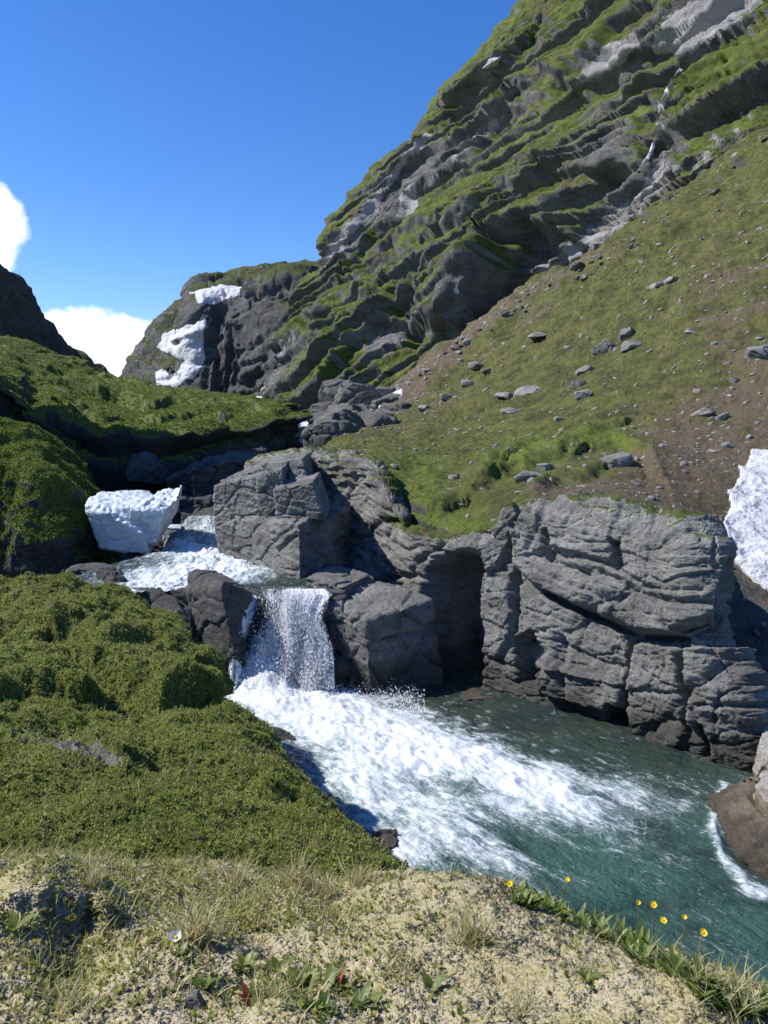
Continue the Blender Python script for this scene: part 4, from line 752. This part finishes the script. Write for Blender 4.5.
def scatter(G, w, n, vis=(-60, 830, -40, 1090)):
    a, b, c = G[:-1, :-1], G[:-1, 1:], G[1:, :-1]; cr = np.cross(b - a, c - a); ar = np.linalg.norm(cr, axis=-1); U, V = pix(a); m = ((U > vis[0]) & (U < vis[1]) & (V > vis[2]) & (V < vis[3]) & (a[..., 1] > .3)) * 1. + .35 * ((U > -620) & (U < 1150) & (V > -60) & (V < 1500) & (a[..., 1] > .2)); m = m / max(1, 1)
    p = (ar * w[:-1, :-1] * m).ravel(); p = p / p.sum(); k = rng.choice(len(p), n, p=p); i, j = np.unravel_index(k, ar.shape); s, t = rng.random((2, n, 1))
    N = normals(G)[i, j]; N *= np.sign(N[:, 2:3] + 1e-9) if False else 1; return a[i, j] + s * (b - a)[i, j] + t * (c - a)[i, j], N
def gravel():
    U, V = pix(G_slope); w = (.12 + np.clip(slope_dirt, 0, 1)) * (1 / np.maximum(G_slope[..., 1], 8)) ** 1.4 * sst(6, 12, G_slope[..., 1]); n = 8000
    pos, N = scatter(G_slope, w, n); T, Fa = cube(2); T = T - .5; T = T / np.linalg.norm(T, axis=1, keepdims=True) ** .7 * A3(1, .7, .4)
    sc = (.016 + .09 * rng.random(n) ** 5)[:, None] * (.6 + .8 * rng.random((n, 3))) * (.5 + pos[:, 1:2] / 28)
    kind(instances('gravel', T, Fa, pos, rots(n, N, .2), sc, M_STONE), 'stuff')
gravel()
# ------------------------------------------------------------------ ground cover
LEAF = np.array([(0, -.12, 0), (.32, .35, .18), (0, 1, .30), (-.32, .35, .18)]); LF = np.array([(0, 1, 2, 3)])
def cluster(k, spread, lift):
    V, Fa = [], []
    for i in range(k):
        a = 2 * math.pi * i / k + .6 * random.random(); e = lift + .5 * (random.random() - .5); c, s = math.cos(a), math.sin(a); ce, se = math.cos(e), math.sin(e); L = LEAF * (.7 + .6 * random.random())
        q = np.stack([L[:, 0], L[:, 1] * ce - L[:, 2] * se, L[:, 1] * se + L[:, 2] * ce + .15 * random.random()], 1); V.append(np.stack([q[:, 0] * c - q[:, 1] * s, q[:, 0] * s + q[:, 1] * c, q[:, 2]], 1)); Fa.append(LF + 4 * i)
    return np.concatenate(V) * spread, np.concatenate(Fa)
def blade(h=1., bend=.45, w=.035, seg_=4):
    V = []
    for i in range(seg_ + 1):
        t = i / seg_; x = w * (1 - t) ** .7; V += [(-x, bend * t * t, h * t * (1 - .25 * t * bend)), (x, bend * t * t, h * t * (1 - .25 * t * bend))]
    return np.array(V), np.array([(2*i, 2*i+1, 2*i+3, 2*i+2) for i in range(seg_)])
def cover():
    dist = G_mound[..., 1]; w = mound_veg ** 2 / dist ** 1.25 * sst(-.9, -.2, -np.abs(normals(G_mound)[..., 0]) * .3 + normals(G_mound)[..., 2])
    n = 190000; pos, N = scatter(G_mound, w, n); tv, tf = cluster(4, 1., .45); tone = np.clip(.42 + .85 * fbm(pos / .45, 5, .6) + .55 * np.clip(fbm(pos / 1.6 + 6, 2), 0, 1) + .2 * rng.normal(size=n) , 0, 1)
    sc = (.0048 + .0065 * rng.random(n)) * (.75 + pos[:, 1] / 9); hi = rng.random(n) < .12; sc = np.where(hi, sc * 1.5, sc)
    kind(instances('ground_cover', tv, tf, pos + N * .004, rots(n, N, .35), sc, M_LEAF, tone), 'stuff')
    n = 5000; pos, N = scatter(G_mound, w, n); bv, bf = blade(); kind(instances('grass', bv, bf, pos, rots(n, N * .4 + A3(0, 0, .7), .35), (.025 + .05 * rng.random(n)) * (.8 + pos[:, 1] / 14), M_BLADE, np.clip(.35 + .3 * rng.normal(size=n), 0, 1)), 'stuff')
    bg, bgf = blade(1, .6, .06, 3); n = 150000; pos, N = scatter(G_mound, w, n); kind(instances('grass', bg, bgf, pos, rots(n, N * .5 + A3(0, 0, .5), .5), (.011 + .017 * rng.random(n)) * (.75 + pos[:, 1] / 9), mat_turf, np.clip(.45 + .8 * fbm(pos / .4 + 2, 4) + .2 * rng.normal(size=n), 0, 1)), 'stuff')
    sv = []; sf = []
    for i in range(9):
        a = i * 2.4; h = .25 + .75 * i / 9; c, s_ = math.cos(a), math.sin(a); sv += [(0, 0, h - .1), (.16 * c - .07 * s_, .16 * s_ + .07 * c, h + .06), (.34 * c, .34 * s_, h + .16), (.16 * c + .07 * s_, .16 * s_ - .07 * c, h + .06)]; sf.append((4*i, 4*i+1, 4*i+2, 4*i+3))
    n = 9000; pos, N = scatter(G_mound, w * sst(-.15, .25, fbm(G_mound / .5 + 9, 3)), n); kind(instances('ground_cover', np.array(sv), np.array(sf), pos, rots(n, N * .6 + A3(0, 0, .5), .35), (.014 + .02 * rng.random(n)) * (.7 + pos[:, 1] / 9), M_SPRIG, np.clip(.4 + .8 * fbm(pos / .35 + 5, 3) + .22 * rng.normal(size=n), 0, 1)), 'stuff')
    # tufts on the two grassy hills and the slope
    for G, n, s, lo in ((G_hA, 60000, .07, .45), (G_hB, 50000, .035, .1)):
        nz = normals(G)[..., 2]; pos, N = scatter(G, sst(lo, lo + .3, nz) / np.maximum(G[..., 1], 10) ** 1.5, n); bv2, bf2 = cluster(4, 1., .6)
        kind(instances('grass', bv2, bf2, pos, rots(n, N * .5 + A3(0, 0, .6), .4), s * (.5 + rng.random(n)), mat_hillgrass, np.clip(.5 + .5 * fbm(pos / 3, 3) + .2 * rng.normal(size=n), 0, 1)), 'stuff')
    w = np.clip(1 - 1.4 * slope_dirt, 0, 1) / np.maximum(G_slope[..., 1], 8) ** 1.6; n = 40000; pos, N = scatter(G_slope, w, n)
    kind(instances('grass', bv2, bf2, pos, rots(n, N * .5 + A3(0, 0, .6), .4), .0011 * pos[:, 1] * (.5 + rng.random(n)), mat_slopegrass, np.clip(.5 + .5 * fbm(pos / 3, 3) + .2 * rng.normal(size=n), 0, 1)), 'stuff')
mat_turf = mat_leaf('turf_blade', [(.09, .115, .022), (.17, .21, .038), (.25, .285, .06), (.34, .32, .13)], .35)
mat_hillgrass = mat_leaf('hill_grass_tuft', [(.08, .115, .02), (.14, .185, .03), (.19, .22, .045)], .3)
mat_slopegrass = mat_leaf('slope_grass_tuft', [(.05, .055, .014), (.09, .10, .022), (.13, .125, .035)], .3)
M_SPRIG = mat_leaf('heath_sprig', [(.05, .07, .015), (.12, .15, .03), (.22, .25, .06), (.24, .17, .08), (.34, .30, .16)])
cover()
def lichen_tuft():
    V, Fa = [], []
    for i in range(5):
        d = np.random.default_rng(i).normal(size=3); d[2] = abs(d[2]) + .35; d /= np.linalg.norm(d); x = np.cross(d, A3(.3, .2, 1)); x /= np.linalg.norm(x); y = np.cross(d, x); b = len(V)
        V += [.42 * x, .42 * (-.5 * x + .87 * y), .42 * (-.5 * x - .87 * y), d * (.9 + .1 * (i % 3))]
        Fa += [(b, b+1, b+3), (b+1, b+2, b+3), (b+2, b, b+3)]
    return np.array(V), np.array(Fa)
def fore():
    w = np.clip(1.05 - fg_grass, 0.05, 1) ** 1.2; n = 200000; pos, N = scatter(G_fg, w, n); T, Fa = lichen_tuft()
    tone = np.clip(.5 + .6 * fbm(pos / .12, 4) + .16 * rng.normal(size=n), 0, 1); kind(instances('lichen', T, Fa, pos - N * .0008, rots(n, N, .4), (.0034 + .0052 * rng.random(n))[:, None] * (.8 + .5 * rng.random((n, 3))) * A3(1.15, 1.15, .6), M_LICHEN_T, tone), 'stuff')
    bv, bf = blade(); n = 50000; w2 = np.clip(fg_grass - .1, 0, 1) ** 1.1 + .06; pos, N = scatter(G_fg, w2, n)
    lean = A3(.25, .1, .8); kind(instances('grass', bv, bf, pos, rots(n, N * .2 + lean, .45), .014 + .045 * rng.random(n) ** 2, M_BLADE, np.clip(.5 + .28 * rng.normal(size=n), 0, 1)), 'stuff')
    tv, tf = cluster(4, 1., .7); n = 56000; pos, N = scatter(G_fg, w2, n); kind(instances('ground_cover', tv, tf, pos + N * .003, rots(n, N, .4), .005 + .007 * rng.random(n), M_LEAF, np.clip(.6 + .25 * rng.normal(size=n), 0, 1)), 'stuff')
fore()
# ------------------------------------------------------------------ single plants in front
T_fg = bvh(G_fg[::2, ::2])
def ground_at(u, v):
    h = hit(T_fg, u, v)
    while h[0] is None: v += 4; h = hit(T_fg, u, v)
    return np.array(h[0])
def tube(pts, r):
    pts = np.array(pts, float); n = len(pts); k = 6; a = np.linspace(0, 2 * math.pi, k, endpoint=False); V = []
    for i, p in enumerate(pts):
        t = pts[min(i + 1, n - 1)] - pts[max(i - 1, 0)]; t /= np.linalg.norm(t); x = np.cross(t, A3(.3, 1, .1)); x /= np.linalg.norm(x); y = np.cross(t, x); rr = r * (1 - .4 * i / n); V += [p + rr * (math.cos(q) * x + math.sin(q) * y) for q in a]
    Fa = [(i*k + j, i*k + (j+1) % k, (i+1)*k + (j+1) % k, (i+1)*k + j) for i in range(n - 1) for j in range(k)]; return np.array(V), np.array(Fa)
def curve(a, b, bow): a, b = np.array(a), np.array(b); t = np.linspace(0, 1, 7)[:, None]; return a + (b - a) * t + np.array(bow) * (t * (1 - t) * 4)
def leafy(n, L, up, seedw=.3, curl=.3):
    V, Fa = [], []
    for i in range(n):
        a = random.random() * 6.28; e = up + .4 * (random.random() - .5); l = L * (.6 + .6 * random.random()); wd = l * seedw; ca, sa = math.cos(a), math.sin(a); r = 5
        for j in range(r + 1):
            t = j / r; w = wd * math.sin(math.pi * min(.98, .12 + .86 * t)) ** .8; y = l * t * math.cos(e + curl * -t); z = l * t * math.sin(e) - curl * l * t * t * .5
            for s, dz in ((-1, .25), (0, 0), (1, .25)): x = s * w; V.append((x * ca - y * sa, x * sa + y * ca, z + dz * w))
        b = len(V) - 3 * (r + 1); Fa += [(b + 3*j + q, b + 3*j + q + 1, b + 3*j + q + 4, b + 3*j + q + 3) for j in range(r) for q in (0, 1)]
    return np.array(V), np.array(Fa)
def part(name, vf, mat, parent, off=(0, 0, 0), tone=None):
    V, Fa = vf; o = link(name, mesh_from(name, V + np.array(off), Fa, mat, {'rnd': np.full(len(V), .5) if tone is None else np.clip(tone + .25 * rng.normal() + 0 * V[:, 0] + .12 * np.sin(V[:, 0] * 900), 0, 1)}), parent); return o
def bloom(r, petals, cup):
    V, Fa = [], []
    for i in range(petals):
        a0 = 2 * math.pi * i / petals
        for j in range(4):
            t = j / 3; rad = r * t; w = .62 * r * math.sin(.35 + 1.9 * t) * (t > 0) + .1 * r
            for s in (-1, 0, 1): x, y, z = s * w, rad, r * (cup * t * t + .12 * abs(s)); V.append((x * math.cos(a0) - y * math.sin(a0), x * math.sin(a0) + y * math.cos(a0), z))
        b = len(V) - 12; Fa += [(b + 3*j + q, b + 3*j + q + 1, b + 3*j + q + 4, b + 3*j + q + 3) for j in range(3) for q in (0, 1)]
    return np.array(V), np.array(Fa)
def ball(r, sq=1.): T, Fa = cube(3); T = T - .5; T = T / np.linalg.norm(T, axis=1, keepdims=True) * r * A3(1, 1, sq); return T, Fa
def flower(u, v, gu, gv, r, label, white=False, bud=False):
    g = ground_at(gu, gv); p = np.array(P(u, v, g[1] + .01)); e = empty('flower', tuple(g), label, 'flower', None if white else 'yellow flowers on the edge of the bank'); h = p - g
    part('stem', tube(curve((0, 0, -.01), h, (.006, 0, .004)), .0013), M_STEM, e)
    b = bloom(r, 5, .9 if bud else (.75 if white else .45)); rx = random.uniform(-.7, -.2); ry = random.uniform(-.5, .5); V = b[0]; c, s = math.cos(-rx), math.sin(-rx); V = np.stack([V[:, 0], V[:, 1] * c - V[:, 2] * s, V[:, 1] * s + V[:, 2] * c], 1)
    part('petals', (V, b[1]), M_WHITE if white else M_YEL, e, h); part('flower_centre', ball(r * .3, .8), M_YEL, e, h + A3(0, -.1 * r, r * .25)); part('leaf', leafy(4, .028, .6), M_GREEN, e)
flower(509, 884, 512, 902, .0070, 'yellow flower lowest on the water side, far left of its row')
flower(567, 880, 552, 906, .0060, 'yellow flower leaning on a long thin stem above green leaves')
flower(653, 905, 646, 958, .0060, 'tallest yellow flower of the pair standing close together')
flower(663, 921, 640, 962, .0060, 'lower yellow flower of the pair standing close together')
flower(703, 933, 682, 975, .0060, 'yellow flower on a slanting stem nearest the right edge')
flower(684, 918, 672, 970, .0042, 'small yellow bud between the pair and the last flower', bud=True)
flower(638, 903, 632, 952, .0042, 'small greenish yellow bud left of the tallest flower', bud=True)
flower(176, 938, 175, 950, .0105, 'single white cup flower in the lichen and dry grass', white=True)
def plant(u, v, label, n=10, L=.035, up=.7, mat=None, red=0, group=None, wd=.22):
    g = ground_at(u, v); e = empty('plant', tuple(g), label, 'plant', group)
    for i in range(max(1, n // 6)): part('leaves', leafy(6, L, up, wd), mat or M_GREEN, e, (random.uniform(-.6, .6) * L, random.uniform(-.6, .6) * L, 0), .5)
    if red: part('red_leaf', leafy(red, L * 1.1, 1.2, .16), M_RED, e)
EDGE = [(520,903),(532,905),(545,908),(556,912),(566,917),(578,922),(590,928),(602,934),(612,940),(622,945),(634,952),(648,962),(660,968),(676,976),(690,984),(706,992),(722,1000),(740,1008),(756,1014)]
for i, (u, v) in enumerate(EDGE): plant(u + random.uniform(-4, 4), v + 3, 'small green leafy plant along the edge of the bank above the pool', 36, .022 + .014 * random.random(), 1.1, None, 0, 'green plants along the bank edge', .13)
for i, (u, v) in enumerate(EDGE[::2]): plant(u + random.uniform(-3, 5), v - 2, 'taller green plant with upright narrow leaves on the brink above the pool', 18, .034 + .012 * random.random(), 1.25, None, i % 3 == 1, 'taller plants on the brink', .10)
for i, (u, v, l, n, L, rd) in enumerate([(280,968,'green leaf clump above the red tipped one',18,.028,0),(300,985,'larger green leaf clump in pale lichen',24,.03,0),(262,1004,'green plant with upright red leaves at the bottom of the photo',12,.032,2),(335,990,'green plant with one red shoot beside it',18,.03,1),(360,1004,'green clump right of the red shoot',18,.028,0),(318,1010,'small green clump at the bottom between two red leaved plants',12,.026,0),
        (240,972,'green clump at the left of the leafy group',12,.026,0),(12,928,'plant with one long pointed leaf at the left edge',8,.05,0),(85,920,'reddish green blade on the lichen hump',6,.045,1),(208,985,'green leaf clump near the grey stone',12,.026,0),(250,1008,'reddish leaf rosette at the bottom edge',6,.04,2),(185,958,'green leaves below the white flower',12,.02,0),(590,985,'sparse green sprout in the lichen on the right',8,.03,0),(490,948,'green sprout under the dry tuft',10,.02,0),(425,985,'brown green sprout with bent stem casting a shadow',8,.03,0)]):
    plant(u, v, l, n, L, .8, None, rd)
def tuft(u, v, n, h, label, spread=.03):
    g = ground_at(u, v); e = empty('grass_tuft', tuple(g), label, 'grass tuft', 'dry grass tufts on the lichen ground'); bv, bf = blade(1, .55, .02); R = rots(n, np.tile(A3(0, 0, 1), (n, 1)), .38); sc = h * (.5 + .6 * rng.random(n)); pos = rng.normal(size=(n, 3)) * A3(spread, spread, 0) * .5
    V = np.einsum('nij,kj->nki', R, bv) * sc[:, None, None] + pos[:, None, :]; Fa = (bf[None] + (np.arange(n) * len(bv))[:, None, None]).reshape(-1, 4); link('blades', mesh_from('blades', V.reshape(-1, 3), Fa, M_BLADE, {'rnd': np.repeat(np.clip(.65 + .25 * rng.normal(size=n), 0, 1), len(bv))}), e)
for a in [(472,945,130,.085,'dense dry grass tuft standing alone on the lichen hump'),(195,945,160,.10,'wide dry grass tuft beside the white flower'),(325,900,90,.09,'thin dry grass tuft at the dip before the pool'),(240,885,120,.09,'tall yellow grass tuft at the foot of the green bank'),(300,885,120,.10,'greenish grass tuft where the bank meets the lichen'),(360,886,100,.09,'loose grass tuft near the tip of the bank'),(90,885,90,.06,'short straw coloured tuft behind the lichen hump'),(70,1015,60,.08,'curved brown grass tuft at the bottom left'),(400,975,50,.06,'sparse straw tuft in the middle of the lichen'),(520,1015,60,.06,'fine straw tuft at the bottom edge right of the middle'),(270,1000,50,.07,'red brown grass tuft among green leaves'),(735,1012,110,.08,'green grass tuft at the right end of the bank'),(548,910,26,.05,'few thin blades among the edge plants near the leaning flower'),(606,938,30,.06,'thin grass blades among the edge plants midway along the bank edge'),(660,970,34,.06,'brown grass blades among the stems of the flower pair'),(700,990,40,.06,'thin grass blades under the last yellow flower'),(590,975,40,.05,'sparse tuft among lichen on the right')]: tuft(*a)
V, Fa = boulder_mesh((.035, .03, .03), 16, 301, 6, 1.2); g = ground_at(195, 1008); tag(link('stone', mesh_from('stone', V, Fa, M_STONE), loc=tuple(g - A3(0, 0, .004))), 'small grey lichen covered stone in the foreground ground', 'stone')
# ------------------------------------------------------------------ sky, clouds and sun
EL = math.radians(46); AZ = math.radians(-84); sd = Vector((math.sin(AZ) * math.cos(EL), math.cos(AZ) * math.cos(EL), math.sin(EL)))
w = bpy.data.worlds.new('World'); S.world = w; w.use_nodes = True; t = w.node_tree; sky = t.nodes.new('ShaderNodeTexSky'); sky.sky_type = 'NISHITA'; sky.sun_disc = False; sky.sun_elevation = EL; sky.sun_rotation = AZ; sky.altitude = 1200; sky.air_density = 1.0; sky.dust_density = .3; sky.ozone_density = 2.5
m = M.__new__(M); m.t = t; tc = t.nodes.new('ShaderNodeTexCoord'); sx = t.nodes.new('ShaderNodeSeparateXYZ'); m.pos = tc.outputs['Generated']; t.links.new(m.pos, sx.inputs[0])
hs = t.nodes.new('ShaderNodeHueSaturation'); hs.inputs['Saturation'].default_value = 1.32; hs.inputs['Hue'].default_value = .512; t.links.new(sky.outputs[0], hs.inputs['Color'])
az = m.math('ARCTAN2', sx.outputs[0], sx.outputs[1]); el = m.math('ARCSINE', sx.outputs[2])
def cl(u, v, ru, rv):                  # a soft oval of the sky, in radians
    x, y, z = P(u, v, 1.); z -= EYE; a0 = math.atan2(x, y); e0 = math.atan2(z, math.hypot(x, y)); q = lambda s, c, r: m.math('POWER', m.math('DIVIDE', m.math('SUBTRACT', s, c), r / F), 2.)
    return m.math('SUBTRACT', 1., m.math('ADD', q(az, a0, ru), q(el, e0, rv)))
msk = None
for c in [(-26,224,44,48),(95,375,70,62),(125,350,40,36),(60,345,28,32)]:
    d = cl(*c); msk = d if msk is None else m.math('MAXIMUM', msk, d)
den = m.math('ADD', msk, m.math('MULTIPLY', m.math('SUBTRACT', m.noise(16, 8, .62), .5), 1.9)); f = m.rng(den, .02, .5)
col = m.mix(m.rng(m.noise(24, 6, .6), .3, .7), (6.2, 6.6, 7.2), (9.5, 9.5, 9.6)); c = m.mix(f, hs.outputs[0], col)
t.links.new(c, t.nodes['Background'].inputs[0]); t.nodes['Background'].inputs[1].default_value = .14
L = bpy.data.lights.new('sun', 'SUN'); L.energy = 5.0; L.angle = math.radians(.53); L.color = (1, .955, .89); lo = bpy.data.objects.new('sun', L); C.objects.link(lo); lo.rotation_euler = sd.to_track_quat('Z', 'Y').to_euler(); lo.location = (0, 0, 60)
S.view_settings.view_transform = 'Standard'; S.view_settings.look = 'None'; S.view_settings.exposure = .45; S.view_settings.gamma = 1
S.cycles.max_bounces = 6; S.cycles.diffuse_bounces = 1; S.cycles.transparent_max_bounces = 12; S.cycles.caustics_reflective = False; S.cycles.caustics_refractive = False; S.cycles.use_denoising = True
